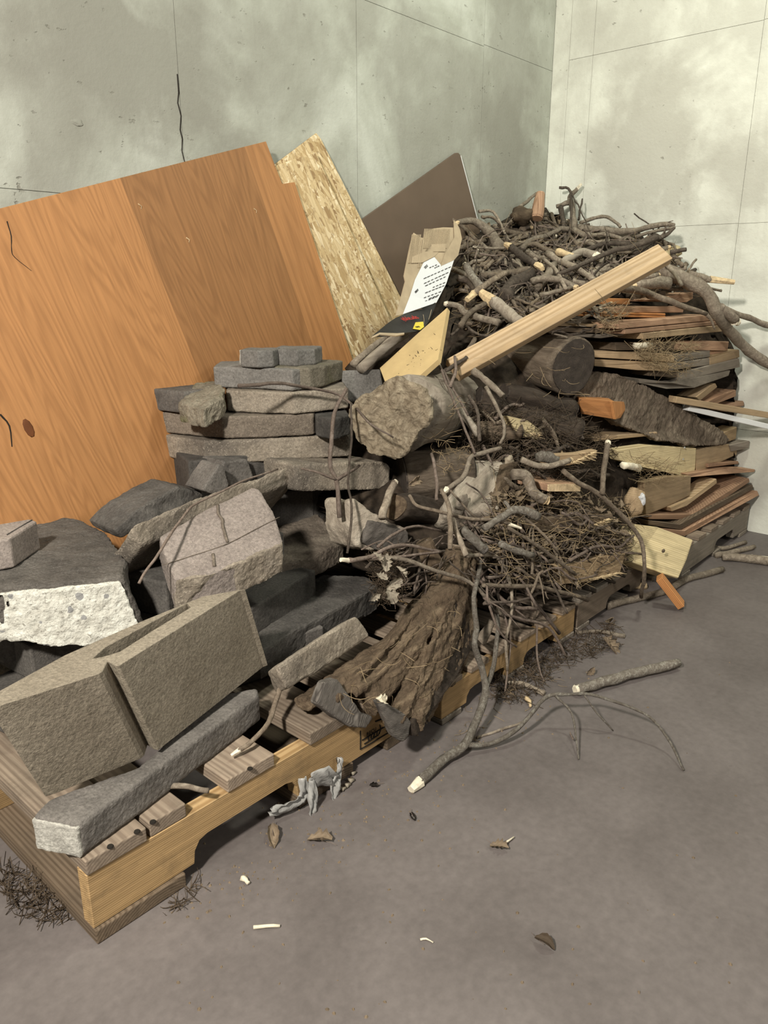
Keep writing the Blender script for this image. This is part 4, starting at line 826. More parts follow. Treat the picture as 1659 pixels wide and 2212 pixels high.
# ================================================================ logs
log('weathered_log', P(868, 902, y=1.63), P(1000, 865, y=1.88), 0.122, 0.115, M_SILVER, M_SWIRL, 'thick pale driftwood-like log with a swirly bleached end beside the paver stack', lump=0.24)
_ce = [x for x in COL.objects if x.name.startswith('cut_end') and x.parent and x.parent.name.startswith('weathered_log')]
for x in _ce: x.scale = (1.3, 1.07, 1.07); rough(x, 0.006, 0.035, 0.06, 0.012, 0.02)
log('bark_log', P(1238, 793, y=1.46)+Vector((0.17, 0.46, 0.03)), P(1238, 793, y=1.46), 0.108, 0.112, M_BARK, M_CUTD, 'big round log with a dark sawn end lying under the long timber', lump=0.07)
log('dark_log', P(1030, 868, y=1.70), P(1245, 935, y=1.43), 0.066, 0.060, M_DBARK, M_CUTD, 'dark rotten log sloping down under the big round log', lump=0.14)
log('knotty_log', P(1090, 850, y=1.62), P(1232, 893, y=1.47), 0.045, 0.05, M_DBARK, M_CUTD, 'short knotty log between the big round log and the dark rotten log', lump=0.3)
log('dark_log', P(868, 1030, y=1.70), P(1010, 1018, y=1.56), 0.088, 0.085, M_BARK, M_CUTD, 'brown log behind the silvery split log', lump=0.1)
log('rotten_log', P(850, 1092, y=1.545), P(965, 1110, y=1.56), 0.05, 0.045, M_DBARK, M_ROOT, 'small rotten log with a crumbly brown end under the brown log', lump=0.18)
log('stub_log', P(1012, 935, y=1.63), P(1120, 930, y=1.52), 0.04, 0.036, M_BRNW, M_CUTD, 'olive squared stub in the shade under the driftwood-like log', lump=0.1)
A = [P(1025, 987, y=1.53), P(1097, 989, y=1.475), P(1122, 996, y=1.46), P(1098, 1040, y=1.44), P(1072, 1106, y=1.41), P(1058, 1118, y=1.41), P(1014, 1108, y=1.43), P(975, 1103, y=1.45), P(972, 1075, y=1.46), P(1008, 1023, y=1.51)]
n_ = away([A[0], A[2], A[7]]); c0 = A[3]; A = [p-n_*((p-c0).dot(n_)) for p in A]
o = prism('split_log', A, [p+n_*0.13-Vector((0,0,0.02)) for p in A], M_SILVER, bev=0.01, xdir=A[7]-A[1]); rough(o, 0.006, 0.008, 0.08, 0.003); tag(o, 'silvery split log with a swirling knot at its lower end', 'log')
bpy.context.view_layer.update()
def blob(name, px, yy, r, mat, parent=None, sc3=(1, 1, 1), seed=0):
    b_ = bmesh.new(); bmesh.ops.create_icosphere(b_, subdivisions=3, radius=1)
    for v in b_.verts: v.co = Vector((v.co.x*sc3[0], v.co.y*sc3[1], v.co.z*sc3[2]))*r*(1+0.35*noise.noise(v.co*1.6+Vector((seed, 0, 0))))
    k = from_bm(name, b_, mat, smooth=True); k.location = P(*px, y=yy)
    if parent: k.parent = parent; k.matrix_parent_inverse = parent.matrix_world.inverted()
    return k
bpy.context.view_layer.update()
e_ = [P(*q, y=yy) for q, yy in (((1098, 1000), 1.452), ((1122, 996), 1.452), ((1113, 1023), 1.442), ((1086, 1095), 1.405), ((1064, 1118), 1.40), ((1056, 1112), 1.402), ((1074, 1060), 1.425))]
c = prism('bark_edge', e_, [p+away(e_)*0.05 for p in e_], M_ROOT, bev=0.004); rough(c, 0.005, 0.008, 0.05, 0.004); bpy.context.view_layer.update(); mw = c.matrix_world.copy(); c.parent = o; c.matrix_world = mw; tag(c, 'brown bark edge')
blob('knot', (1000, 1085), 1.447, 0.026, M_SILVER, o, (1.3, 0.35, 1))
blob('knot', (1100, 996), 1.468, 0.022, M_DRIFT, o, (1, 0.6, 1))
q_ = quad('split_wedge', [(757, 1082), (768, 1078), (815, 1112), (880, 1142), (886, 1180), (800, 1190), (770, 1180), (754, 1140)], (1.60, 1.60, 1.56, 1.52, 1.52, 1.55, 1.57, 1.59), 0.12, M_SILVER, bev=0.008, flat=False); rough(q_, 0.006, 0.014, 0.05, 0.004)
tag(q_, 'grey split firewood wedge in the dark gap left of the root stump', 'firewood'); bpy.context.view_layer.update()
e_ = [P(*q, y=yy) for q, yy in (((800, 1124), 1.551), ((850, 1135), 1.53), ((882, 1150), 1.515), ((886, 1182), 1.515), ((815, 1191), 1.54), ((782, 1172), 1.556))]
c = prism('cut_end', e_, [p+away(e_)*0.03 for p in e_], M_CUTG, bev=0.004); rough(c, 0.006, 0.008, 0.04, 0.003); bpy.context.view_layer.update(); mw = c.matrix_world.copy(); c.parent = q_; c.matrix_world = mw; tag(c, 'dark grey sawn end')
q_ = quad('bark_slab', [(1236, 862), (1262, 822), (1292, 800), (1350, 815), (1420, 846), (1500, 892), (1556, 930), (1576, 950), (1568, 960), (1520, 964), (1478, 960), (1420, 950), (1330, 912)], (1.50, 1.485, 1.47, 1.42, 1.37, 1.30, 1.25, 1.235, 1.235, 1.25, 1.27, 1.31, 1.40), 0.045, M_BARK, bev=0, flat=False); rough(q_, 0.007, 0.03, 0.08, 0.012, 0.02); tag(q_, 'broad slab of rough grey bark slanting down towards the white trim', 'bark')
blob('wood_chunk', (1128, 466), 2.30, 0.058, M_ROOT, None, (1.3, 0.9, 0.75), 4); tag([x for x in COL.objects if x.name.startswith('wood_chunk')][-1], 'amber-brown wood chunk at the top of the brush heap', 'wood chunk')
log('upright_stub', P(1160, 470, y=2.24), P(1167, 420, y=2.26), 0.032, 0.027, M_REDW, M_REDW, 'reddish round stub standing upright at the top of the brush heap', 'wood stub', ns=14, lump=0.1)
# the root stump: two flared legs hanging over the pallet edge, one continuous surface
so = P(940, 1400, y=1.26); so.z = 0.07
st_root = bmesh.new()
def leg(pts, r0, r1, fl): tube_bm(st_root, spline([P(a, b, y=yy)-so for a, b, yy in pts], 6), r0, r1, 12, 0.16, 2, True, fl)
leg([(992, 1195, 1.42), (965, 1260, 1.37), (900, 1350, 1.33), (830, 1440, 1.31), (765, 1512, 1.29)], 0.050, 0.078, 0.7)
leg([(985, 1200, 1.42), (972, 1300, 1.34), (940, 1400, 1.275), (905, 1480, 1.235), (872, 1558, 1.20)], 0.055, 0.060, 0.8)
leg([(998, 1215, 1.42), (1000, 1320, 1.33), (985, 1410, 1.27), (945, 1480, 1.225), (910, 1545, 1.20)], 0.050, 0.020, 0.8)
leg([(960, 1260, 1.39), (850, 1385, 1.36), (720, 1475, 1.34), (655, 1522, 1.32)], 0.040, 0.026, 0.6)
leg([(900, 1340, 1.36), (860, 1420, 1.335), (790, 1490, 1.315)], 0.055, 0.055, 0.6)
rs = random.Random(4)
for k in range(34):
    t = rs.random(); L_ = rs.choice(([(985, 1195, 1.37), (955, 1270, 1.31), (890, 1360, 1.27), (820, 1445, 1.245), (745, 1505, 1.23)], [(990, 1200, 1.36), (975, 1300, 1.285), (942, 1400, 1.225), (905, 1480, 1.185), (872, 1555, 1.155)], [(998, 1215, 1.37), (1000, 1320, 1.28), (980, 1410, 1.225), (940, 1490, 1.185), (905, 1560, 1.165)]))
    ox = rs.uniform(-38, 34); a = rs.randint(0, 2); e = rs.randint(a+2, 4)
    leg([(x+ox*(.45+.22*i)+rs.gauss(0, 4), y+rs.gauss(0, 5)-ox*.25, yy+abs(ox)*.0011+rs.uniform(0, .012)) for i, (x, y, yy) in enumerate(L_)][a:e+1], rs.uniform(.005, .012), rs.uniform(.004, .009), 1.0)
stump = from_bm('root_stump', st_root, M_ROOT); stump.location = so; rough(stump, 0.0048, 0.020, 0.05, 0.008, 0.014)
tag(stump, 'forked rotten root stump draped over the pallet edge', 'stump'); bpy.context.view_layer.update()
def face_part(name, pts, off, mat, parent, lab, d=0.05):
    e_ = [P(a, b, y=yy+off) for a, b, yy in pts]; c = prism(name, e_, [p+away(e_)*d for p in e_], mat, bev=0.004); rough(c, 0.0045, 0.006, 0.06, 0.003)
    bpy.context.view_layer.update(); mw = c.matrix_world.copy(); c.parent = parent; c.matrix_world = mw; tag(c, lab); return c
face_part('cut_end', [(685, 1521, 1.262), (702, 1474, 1.268), (730, 1466, 1.262), (784, 1541, 1.225), (807, 1549, 1.215), (793, 1574, 1.215), (757, 1571, 1.23), (724, 1550, 1.245)], 0, M_CUTG, stump, 'grey cobwebbed sawn end of the broad leg', 0.035)
face_part('cut_end', [(815, 1515, 1.19), (840, 1522, 1.18), (878, 1545, 1.16), (890, 1560, 1.16), (884, 1590, 1.16), (872, 1605, 1.16), (850, 1592, 1.168), (835, 1560, 1.178)], 0, M_CUTG, stump, 'grey cobwebbed sawn end of the hanging leg', 0.03)
face_part('bark_edge', [(985, 1300, 1.285), (1012, 1330, 1.285), (1020, 1400, 1.25), (990, 1460, 1.205), (940, 1530, 1.17), (902, 1592, 1.15), (892, 1560, 1.155), (930, 1490, 1.19), (970, 1420, 1.225)], 0, M_DBARK, stump, 'dark flaking bark along the edge', 0.03)
log('side_root', P(915, 1172, y=1.45), P(940, 1225, y=1.42), 0.03, 0.035, M_ROOT, M_ROOT, 'reddish-brown root knob behind the top of the root stump', 'root', ns=14, lump=0.2)

# ================================================================ branches and sticks, traced one by one
def rw(px, p): return px*(p-CAM).length/1700.0
def clampx(q):
    p = P(q[0], q[1], y=q[2]); return p if p.x < 4.2 else P(q[0], q[1], x=4.2)
def ST(name, pts, r0, r1, mat, label, cat='branch', dy=-0.015, cut=None, cm=None, forks=(), group=None, wob=0.004, cl=0.03, ns=7, lump=0.18, n=4):
    def w(q):
        if len(q) == 3: return P(q[0], q[1], z=q[2]) if q[2] < 0.5 and q[2] >= 0 and q[1] > 1380 else clampx(q)
        return HP(q[0], q[1], dy)
    W_ = [w(q) for q in pts]
    fk = [([w(q) for q in f], rw(a, w(f[0])), rw(b, w(f[-1]))) for f, a, b in forks]
    return stick(name, W_, rw(r0, W_[0]), rw(r1, W_[-1]), mat, label, cat, group, n=n, ns=ns, lump=lump, wob=wob, forks=fk, cut=cut, cutmat=cm or M_CUT, cutlen=cl)
U = -0.03
ST('thick_branch', [(988, 482), (1016, 477), (1040, 488), (1061, 506), (1081, 535)], 5, 13, M_STICK2, 'thick curved branch reaching out towards the dark brown panel', dy=U, cut=(0,), cm=M_CUT, cl=.02, lump=.25)
ST('twig', [(1030, 534), (1061, 537), (1100, 536)], 3, 3, M_STICK2, 'thin twig with a white tip below the thick curved branch', 'twig', U-.02, (0,), M_CUTPALE, cl=.02)
ST('broken_branch', [(1104, 535), (1124, 550), (1160, 573)], 8, 7, M_STICK3, 'dark broken branch with a long peeled tan end', dy=U-.05, cut=(0, 1), cl=.05)
ST('branch', [(1129, 535), (1148, 519), (1185, 508), (1211, 495), (1229, 495)], 6, 5, M_STICK2, 'smooth grey branch arching up across the heap beside the peeled one', dy=U)
ST('branch', [(1135, 530), (1157, 528), (1179, 539), (1203, 550)], 5, 5, M_STICK, 'hooked brown branch with a sharp pale tip', dy=U, cut=(1,))
ST('branch', [(1183, 548), (1211, 565), (1252, 582), (1282, 604)], 7, 6, M_STICK2, 'straight greyish branch running under the long timber', dy=U-.02)
ST('wood_chip', [(1205, 544), (1220, 548), (1237, 554)], 8, 6, M_CUT, 'chunky yellow bare wood chip among the grey branches', 'wood chip', U-.04)
ST('gnarled_branch', [(1216, 566), (1244, 550), (1261, 544), (1288, 553)], 8, 9, M_SILVER, 'gnarled silvery branch with a sawn white end', dy=U-.03, cut=(1,), cm=M_CUTPALE)
ST('long_branch', [(1205, 592), (1255, 572), (1316, 545), (1372, 530), (1420, 512)], 4, 7, M_STICK3, 'long dark straight branch parallel to the long timber', dy=U-.05)
ST('branch', [(1038, 594), (1092, 591), (1135, 584), (1180, 577)], 6, 9, M_STICK, 'stout brown branch lying level in the middle of the heap', dy=U)
ST('lichen_branch', [(1006, 574), (1022, 600), (1040, 622)], 8, 10, M_LICHEN, 'pale blue-grey lichened branch stub beside the cardboard', dy=U-.04, cut=(0,), cm=M_CUTPALE, cl=.012)
ST('branch', [(988, 600), (1012, 608), (1028, 628), (1052, 646), (1058, 670)], 7, 8, M_STICK3, 'dark bent branch passing under the lichened stub', dy=U)
ST('broken_branch', [(1024, 634), (1060, 608), (1096, 588)], 8, 6, M_STICK, 'branch with a peeled yellow broken end pointing at the fibreboard', dy=U-.05, cut=(0,), cl=.06)
ST('thick_branch', [(1066, 652), (1084, 664), (1104, 680), (1124, 697)], 13, 12, M_SILVER, 'grey thick branch with a torn splintered end pushed under the long timber', dy=U-.06, cut=(0,), cm=M_CUT, cl=.09)
ST('branch', [(964, 657), (990, 662), (1005, 677), (1033, 685), (1078, 698)], 6, 8, M_STICK2, 'grey branch lying behind the tip of the fibreboard', dy=U-.03, cut=(0,), cm=M_CUTPALE, cl=.01)
ST('branch', [(994, 705), (1016, 676), (1048, 656)], 7, 6, M_STICK, 'brown branch crossing over the grey one behind the fibreboard tip', dy=U-.06)
ST('twig', [(1174, 560), (1200, 582), (1222, 624)], 4, 4, M_STICK2, 'thin straight stick slanting down to the long timber', 'twig', U-.05)
ST('branch', [(1148, 607), (1180, 602), (1218, 608), (1244, 620)], 7, 6, M_STICK2, 'grey branch with a round pale end resting on the long timber', dy=U-.04, cut=(1,), cl=.01)
ST('branch', [(1166, 637), (1200, 630), (1234, 622)], 5, 5, M_STICK2, 'short grey branch just above the long timber', dy=U-.03)
ST('bark_strip', [(1088, 642), (1113, 612), (1146, 592)], 17, 13, M_STICK3, 'broad dark strip of bark in the middle of the brush heap', 'bark', U, ns=10, lump=.35)
ST('bark_strip', [(1157, 620), (1184, 596), (1196, 572)], 12, 9, M_STICK2, 'twisted grey bark strip beside the broad dark one', 'bark', U, ns=9, lump=.35)
ST('upright_branch', [(1240, 494), (1236, 444), (1231, 426), (1248, 407)], 7, 4, M_STICK2, 'grey branch standing upright with a crooked tip against the pale wall', dy=0, cut=(1,), cm=M_CUTPALE, forks=[([(1234, 436), (1218, 440), (1202, 446)], 6, 4)])
ST('twig', [(1250, 474), (1254, 450), (1258, 430)], 2.6, 1.6, M_STICK3, 'thin dark twig standing upright beside the crooked upright branch', 'twig', 0)
ST('branch', [(1122, 448), (1140, 434), (1158, 418)], 4, 3, M_STICK2, 'short grey stick behind the reddish upright stub', dy=0)
ST('branch', [(1253, 482), (1280, 472), (1305, 467), (1326, 478), (1340, 490)], 4, 3, M_STICK2, 'thin bowed branch looping along the top of the heap', dy=0)
ST('long_branch', [(1250, 492), (1297, 496), (1352, 500), (1394, 493), (1435, 484), (1456, 487)], 8, 4, M_STICK2, 'long pale branch along the top of the heap, tip sticking out before the wall', dy=-.01)
ST('branch', [(1372, 513), (1421, 497), (1458, 491)], 4, 3, M_STICK2, 'slender branch just under the long pale one', dy=-.01)
ST('branch', [(1371, 548), (1407, 523), (1440, 508), (1457, 492)], 6, 3, M_STICK3, 'dark knobby branch pointing up over the end of the long timber', dy=-.03)
ST('branch', [(1262, 542), (1310, 526), (1352, 528), (1395, 527)], 5, 5, M_STICK3, 'bowed dark branch below the long pale one', dy=U)
ST('branch_stub', [(1448, 546), (1482, 539)], 5, 4, M_STICK3, 'dark stub poking out behind the end of the long timber', dy=-.02)
ST('wood_block', [(1436, 553), (1464, 541)], 13, 12, M_YELW, 'pale sawn timber end behind the long timber', 'timber', .03, ns=8, lump=.05)
ST('crooked_branch', [(1421, 575), (1463, 597), (1504, 617), (1532, 641), (1549, 676), (1573, 712, 1.262), (1606, 748, 1.235), (1660, 786, 1.19), (1700, 806, 1.16)], 15, 8, M_STICK2, 'big crooked grey branch drooping along the pale wall', dy=-.04, lump=.22, ns=10)
ST('branch', [(1436, 566), (1455, 590), (1472, 617)], 5, 4, M_STICK2, 'short stick crossing the head of the big crooked branch', dy=-.08)
ST('broken_branch', [(1488, 592), (1515, 598), (1535, 604)], 7, 6, M_STICK2, 'branch with a long orange torn tail beside the big crooked branch', dy=-.03, cut=(1,), cl=.11)
ST('branch_stub', [(1553, 662), (1570, 676), (1588, 692)], 9, 9, M_STICK2, 'fat stub with a white broken end under the big crooked branch', dy=-.05, cut=(1,), cm=M_CUTPALE, cl=.03)
ST('branch', [(1566, 668, 1.27), (1615, 686, 1.235), (1665, 704, 1.2), (1700, 706, 1.18)], 6, 6, M_STICK2, 'branch running out along the wall from the fat white-ended stub', dy=0)
ST('thick_branch', [(1366, 616), (1407, 610), (1446, 612)], 11, 13, M_STICK2, 'thick grey log-like branch under the end of the long timber', dy=U-.02, cut=(0,), cl=.012, ns=10)
ST('branch', [(1366, 605), (1421, 594)], 5, 5, M_STICK2, 'smooth stick with a pale end lying on the thick log-like branch', dy=U-.04, cut=(1,), cl=.01)
ST('drooping_stick', [(1336, 622), (1380, 626), (1449, 652), (1526, 678)], 8, 5, M_STICK, 'long straight grey stick drooping over the stacked boards', dy=-.09, forks=[([(1526, 678), (1536, 692), (1544, 711)], 4, 2)])
ST('branch', [(1262, 652), (1284, 664), (1294, 690)], 6, 4, M_STICK2, 'forked twig with pale torn end hanging over the laminated strips', 'twig', -.08, (0,), M_CUTPALE)
# around the logs in the middle
ST('twig', [(950, 790), (965, 828), (991, 893), (1011, 944), (1026, 980)], 3.2, 2.6, M_TWIG, 'thin straight twig leaning in front of the pale driftwood-like log', 'twig', -.13, (0,), M_CUTPALE, cl=.02)
ST('twig', [(958, 800), (975, 836), (1011, 897)], 3, 2.4, M_TWIG, 'shorter thin twig beside the straight one on the driftwood-like log', 'twig', -.12)
ST('twig', [(1050, 836), (1071, 876), (1088, 912), (1090, 939), (1080, 958)], 4.5, 3, M_STICK2, 'pale curved twig hanging before the dark rotten log', 'twig', -.10)
ST('bark_strip', [(1022, 802), (1049, 821), (1086, 855)], 8, 7, M_STICK2, 'greenish-grey strip of bark lying on the big round log', 'bark', -.10, ns=8, lump=.3)
ST('twig', [(1013, 855), (1030, 886), (1036, 953)], 4, 4, M_STICK3, 'dark bent twig right of the driftwood-like log', 'twig', -.06)
ST('twig', [(962, 800), (985, 786), (1008, 772)], 5, 4, M_STICK3, 'dark stub crossing the buried foot of the long timber', 'twig', -.12)
ST('twig', [(972, 835), (984, 800), (982, 770)], 4, 3, M_TWIG, 'upright twig in front of the buried foot of the long timber', 'twig', -.13)
ST('branch', [(987, 782), (1012, 757), (1026, 732)], 8, 5, M_STICK, 'short grey branch wedged under the foot of the long timber', dy=-.06)
ST('branch', [(994, 884), (1012, 910), (1034, 940)], 9, 8, M_SILVER, 'smooth bleached branch piece below the end of the driftwood-like log', dy=-.05)
ST('branch', [(780, 797), (832, 750), (872, 720)], 12, 12, M_SILVER, 'thick grey branch under the cardboard flap, touching the fibreboard', dy=-.05, ns=9)
ST('branch', [(762, 788), (808, 746), (838, 728)], 8, 8, M_STICK2, 'thinner branch between the strand board and the thick grey branch', dy=-.04)
ST('twig', [(515, 833, 1.86), (600, 829, 1.84), (660, 836, 1.83), (730, 852, 1.8), (765, 878, 1.72), (800, 915, 1.56), (850, 945, 1.5)], 4.5, 2, M_TWIG, 'long bowed twig lying across the paver stack', 'twig')
ST('forked_twig', [(748, 838, 1.70), (735, 865, 1.70), (722, 900, 1.69), (714, 960, 1.67), (713, 1010, 1.66), (726, 1040, 1.64), (734, 1118, 1.60)], 4, 5.5, M_TWIG, 'upright grey twig standing in front of the paver stack', 'twig', forks=[([(726, 1036, 1.64), (690, 1022, 1.66), (650, 1012, 1.70)], 4, 2.5), ([(726, 1036, 1.64), (752, 1022, 1.64), (776, 1006, 1.66)], 5, 3)])
ST('twig', [(758, 870, 1.68), (760, 950, 1.64), (752, 1040, 1.60), (760, 1110, 1.55), (750, 1195, 1.50)], 2.6, 3, M_STICK3, 'thin dark twig hanging beside the upright grey twig', 'twig')
ST('twig', [(300, 1260, 1.56), (345, 1190, 1.60), (400, 1110, 1.70), (430, 1086, 1.73), (520, 1042, 1.77), (600, 1013, 1.80)], 3.5, 2, M_TWIG, 'dark twig lying along the top of the long pale paver', 'twig')
ST('branch', [(853, 1042, 1.55), (840, 1074, 1.53), (830, 1100, 1.51), (826, 1120, 1.50)], 8, 10, M_STICK2, 'short pale barkless stick left of the rotten log', cut=(0,), cm=M_CUTPALE, cl=.008)
ST('pale_branch', [(1082, 968), (1052, 976), (1020, 986), (1010, 1006), (997, 1034), (965, 1058)], 5, 6, M_STICK2, 'smooth pale branch curling over the silvery split log', dy=-.12, cut=(1,), cm=M_CUTPALE, cl=.025)
ST('long_twig', [(884, 1070), (900, 1092), (953, 1106), (1019, 1120), (1066, 1123), (1100, 1132)], 4, 4, M_STICK, 'long twig with a white end passing under the silvery split log', 'twig', -.08, (1,), M_CUTPALE, cl=.05)
ST('branch', [(953, 1058), (970, 1101), (972, 1186)], 5, 6, M_STICK, 'straight brown stick standing before the silvery split log', dy=-.12)
ST('twig', [(932, 980), (945, 1042), (943, 1080)], 4, 4, M_TWIG, 'thin twig across the brown log', 'twig', -.12)
ST('twig', [(815, 1182, 1.41), (856, 1150, 1.41), (903, 1138, 1.41), (952, 1146, 1.40)], 3.5, 2.5, M_TWIG, 'arched thin twig over the split firewood wedge', 'twig')
ST('white_ended_twig', [(752, 1210, 1.40), (800, 1205, 1.40), (842, 1182, 1.39), (889, 1180, 1.38), (958, 1192, 1.36)], 6, 3, M_TWIG, 'twig with a bright white slanting cut end beside the flagstone', 'twig', cut=(0,), cm=M_CUTPALE, cl=.03, forks=[([(800, 1205, 1.40), (880, 1200, 1.37), (960, 1190, 1.35)], 4, 3)])
ST('long_twig', [(835, 1205, 1.37), (892, 1214, 1.34), (953, 1236, 1.30), (1014, 1258, 1.27), (1058, 1298, 1.23), (1085, 1330, 1.215)], 5, 4, M_STICK2, 'long pale twig lying across the top of the root stump', 'twig')
ST('long_twig', [(1005, 1200, 1.31), (1069, 1202, 1.28), (1091, 1233, 1.26), (1106, 1275, 1.235), (1104, 1330, 1.215), (1092, 1390, 1.20), (1096, 1450, 1.195)], 5, 3, M_STICK2, 'jointed twig bending down over the yellow front beam', 'twig')
ST('twig', [(1111, 1106), (1161, 1142), (1206, 1194)], 3.5, 3, M_STICK, 'thin straight twig on the grassy heap right of the lichened branch', 'twig', -.07)
ST('twig', [(1097, 1139), (1147, 1170), (1191, 1200), (1243, 1241)], 4, 4, M_STICK, 'straight twig below and along the thin one on the grassy heap', 'twig', -.08)
ST('branch', [(1216, 1016), (1249, 1042), (1291, 1065), (1340, 1110), (1384, 1165), (1392, 1230), (1385, 1290, 1.13)], 6, 4, M_STICK, 'long brown twig bending down past the pale square timber', dy=-.08)
ST('thick_branch', [(1109, 1026), (1136, 1031), (1150, 1062), (1177, 1080)], 13, 12, M_STICK2, 'short thick bent branch under the bright end-grain board', dy=-.05, cut=(1,), cl=.012, ns=10)
ST('branch', [(1127, 993), (1161, 1006), (1194, 1006), (1232, 994)], 7, 6, M_STICK2, 'curved pale stick lying on the reddish end-grain board', dy=-.09, cut=(1,), cl=.01)
ST('lichen_branch', [(1046, 1140), (1086, 1117), (1103, 1103), (1130, 1103), (1162, 1116)], 8, 10, M_LICHEN, 'lichen-covered forked branch below the silvery split log', dy=-.09, forks=[([(1100, 1106), (1096, 1090), (1088, 1084)], 5, 4)])
ST('branch', [(998, 1144), (1020, 1162), (1046, 1186)], 12, 11, M_LICHEN, 'thick greyish branch stub right of the root stump top', dy=-.08, cut=(1,), cm=M_CUTG, cl=.01, ns=9)
ST('lichen_branch', [(1080, 1174), (1111, 1189), (1152, 1199)], 8, 7, M_LICHEN, 'short lichen-spotted stick on the grassy heap', dy=-.08)
ST('branch', [(978, 1120), (992, 1162), (1008, 1200)], 6, 7, M_STICK2, 'split grey stick between the brown straight stick and the greyish stub', dy=-.10)
ST('upright_stick', [(1313, 958), (1303, 1024), (1300, 1068)], 6, 6, M_STICK, 'straight stick standing upright in front of the yellow board', dy=-.09, cut=(0,), cm=M_CUTPALE, cl=.012)
ST('long_twig', [(1043, 1264, 1.24), (1090, 1266, 1.23), (1173, 1269, 1.20), (1270, 1296, 1.17)], 5, 5, M_STICK, 'straight brown twig lying level across the front of the grassy heap', 'twig')
ST('hanging_twig', [(1046, 1291, 1.24), (1090, 1325, 1.22), (1129, 1338, 1.205), (1185, 1355, 1.19), (1218, 1410, 1.16), (1242, 1458, 1.14)], 4, 2.5, M_TWIG, 'reddish twig hanging out over the edge of the yellow-fronted pallet', 'twig')
ST('hanging_twig', [(1129, 1269, 1.23), (1163, 1311, 1.21), (1208, 1368, 1.18)], 4, 4, M_TWIG, 'thicker twig leaning on the end of the yellow front beam', 'twig')
ST('hanging_twig', [(1160, 1350, 1.20), (1160, 1408, 1.18), (1174, 1471, 1.13), (1207, 1521, 1.07), (1238, 1597, .015)], 2.6, 1.8, M_TWIG, 'very thin twig hanging from the heap down to the floor', 'twig')
ST('hanging_twig', [(1088, 1330, 1.22), (1102, 1377, 1.205), (1096, 1449, 1.195), (1090, 1502, 1.18)], 3, 2.2, M_TWIG, 'thin dark twig hanging straight down before the yellow front beam', 'twig')
ST('bark_strip', [(1035, 1385, 1.25), (1050, 1365, 1.24), (1062, 1345, 1.245)], 12, 10, M_STICK2, 'short grey bark piece on the deck right of the root stump', 'bark', ns=9, lump=.3)
# the big lichened branch from the heap down to the floor, with its arched side branch
zz = lambda a, b, h: (a, b, h)
W_ = [P(905, 1690, z=.012), P(960, 1640, z=.02), P(1003, 1608, z=.035), P(1036, 1540, z=.075), P(1049, 1490, z=.115), P(1040, 1440, y=1.175), P(1024, 1388, y=1.19), P(1030, 1350, y=1.205), P(1024, 1290, y=1.235), P(1034, 1240, y=1.28), P(1042, 1198, y=1.31)]
fk = [([P(1003, 1608, z=.035), P(1060, 1606, z=.022), P(1120, 1572, z=.05), P(1178, 1508, z=.10), P(1225, 1499, z=.11), P(1290, 1504, z=.105), P(1390, 1541, z=.085), P(1440, 1592, z=.045), P(1477, 1664, z=.004)], 0.008, 0.003),
      ([P(1200, 1503, z=.106), P(1235, 1540, z=.07), P(1246, 1600, z=.03), P(1250, 1640, z=.004)], 0.004, 0.0022),
      ([P(1262, 1502, z=.106), P(1298, 1550, z=.05), P(1324, 1578, z=.004)], 0.003, 0.002),
      ([P(1049, 1490, z=.115), P(1066, 1440, y=1.18), P(1075, 1372, y=1.20), P(1076, 1338, y=1.215), P(1057, 1302, y=1.235), P(1030, 1268, y=1.26)], 0.008, 0.006)]
stick('lichened_branch', W_, 0.0145, 0.006, M_LICHEN, 'forked lichen-grey branch reaching from the heap down to the floor, its side branch arched', 'branch', forks=fk, cut=(0,), cutmat=M_CUTPALE, cutlen=0.035, wob=0.003, ns=9, n=5)
W_ = [P(1246, 1490, z=.022), P(1300, 1474, z=.024), P(1380, 1452, z=.024), P(1466, 1432, z=.022)]
stick('fallen_stick', W_, 0.018, 0.016, M_LICHEN, 'thick lichen-covered stick lying alone on the concrete floor', 'stick', cut=(0,), cutmat=M_CUTPALE, cutlen=0.008, ns=11, n=6, lump=.2)
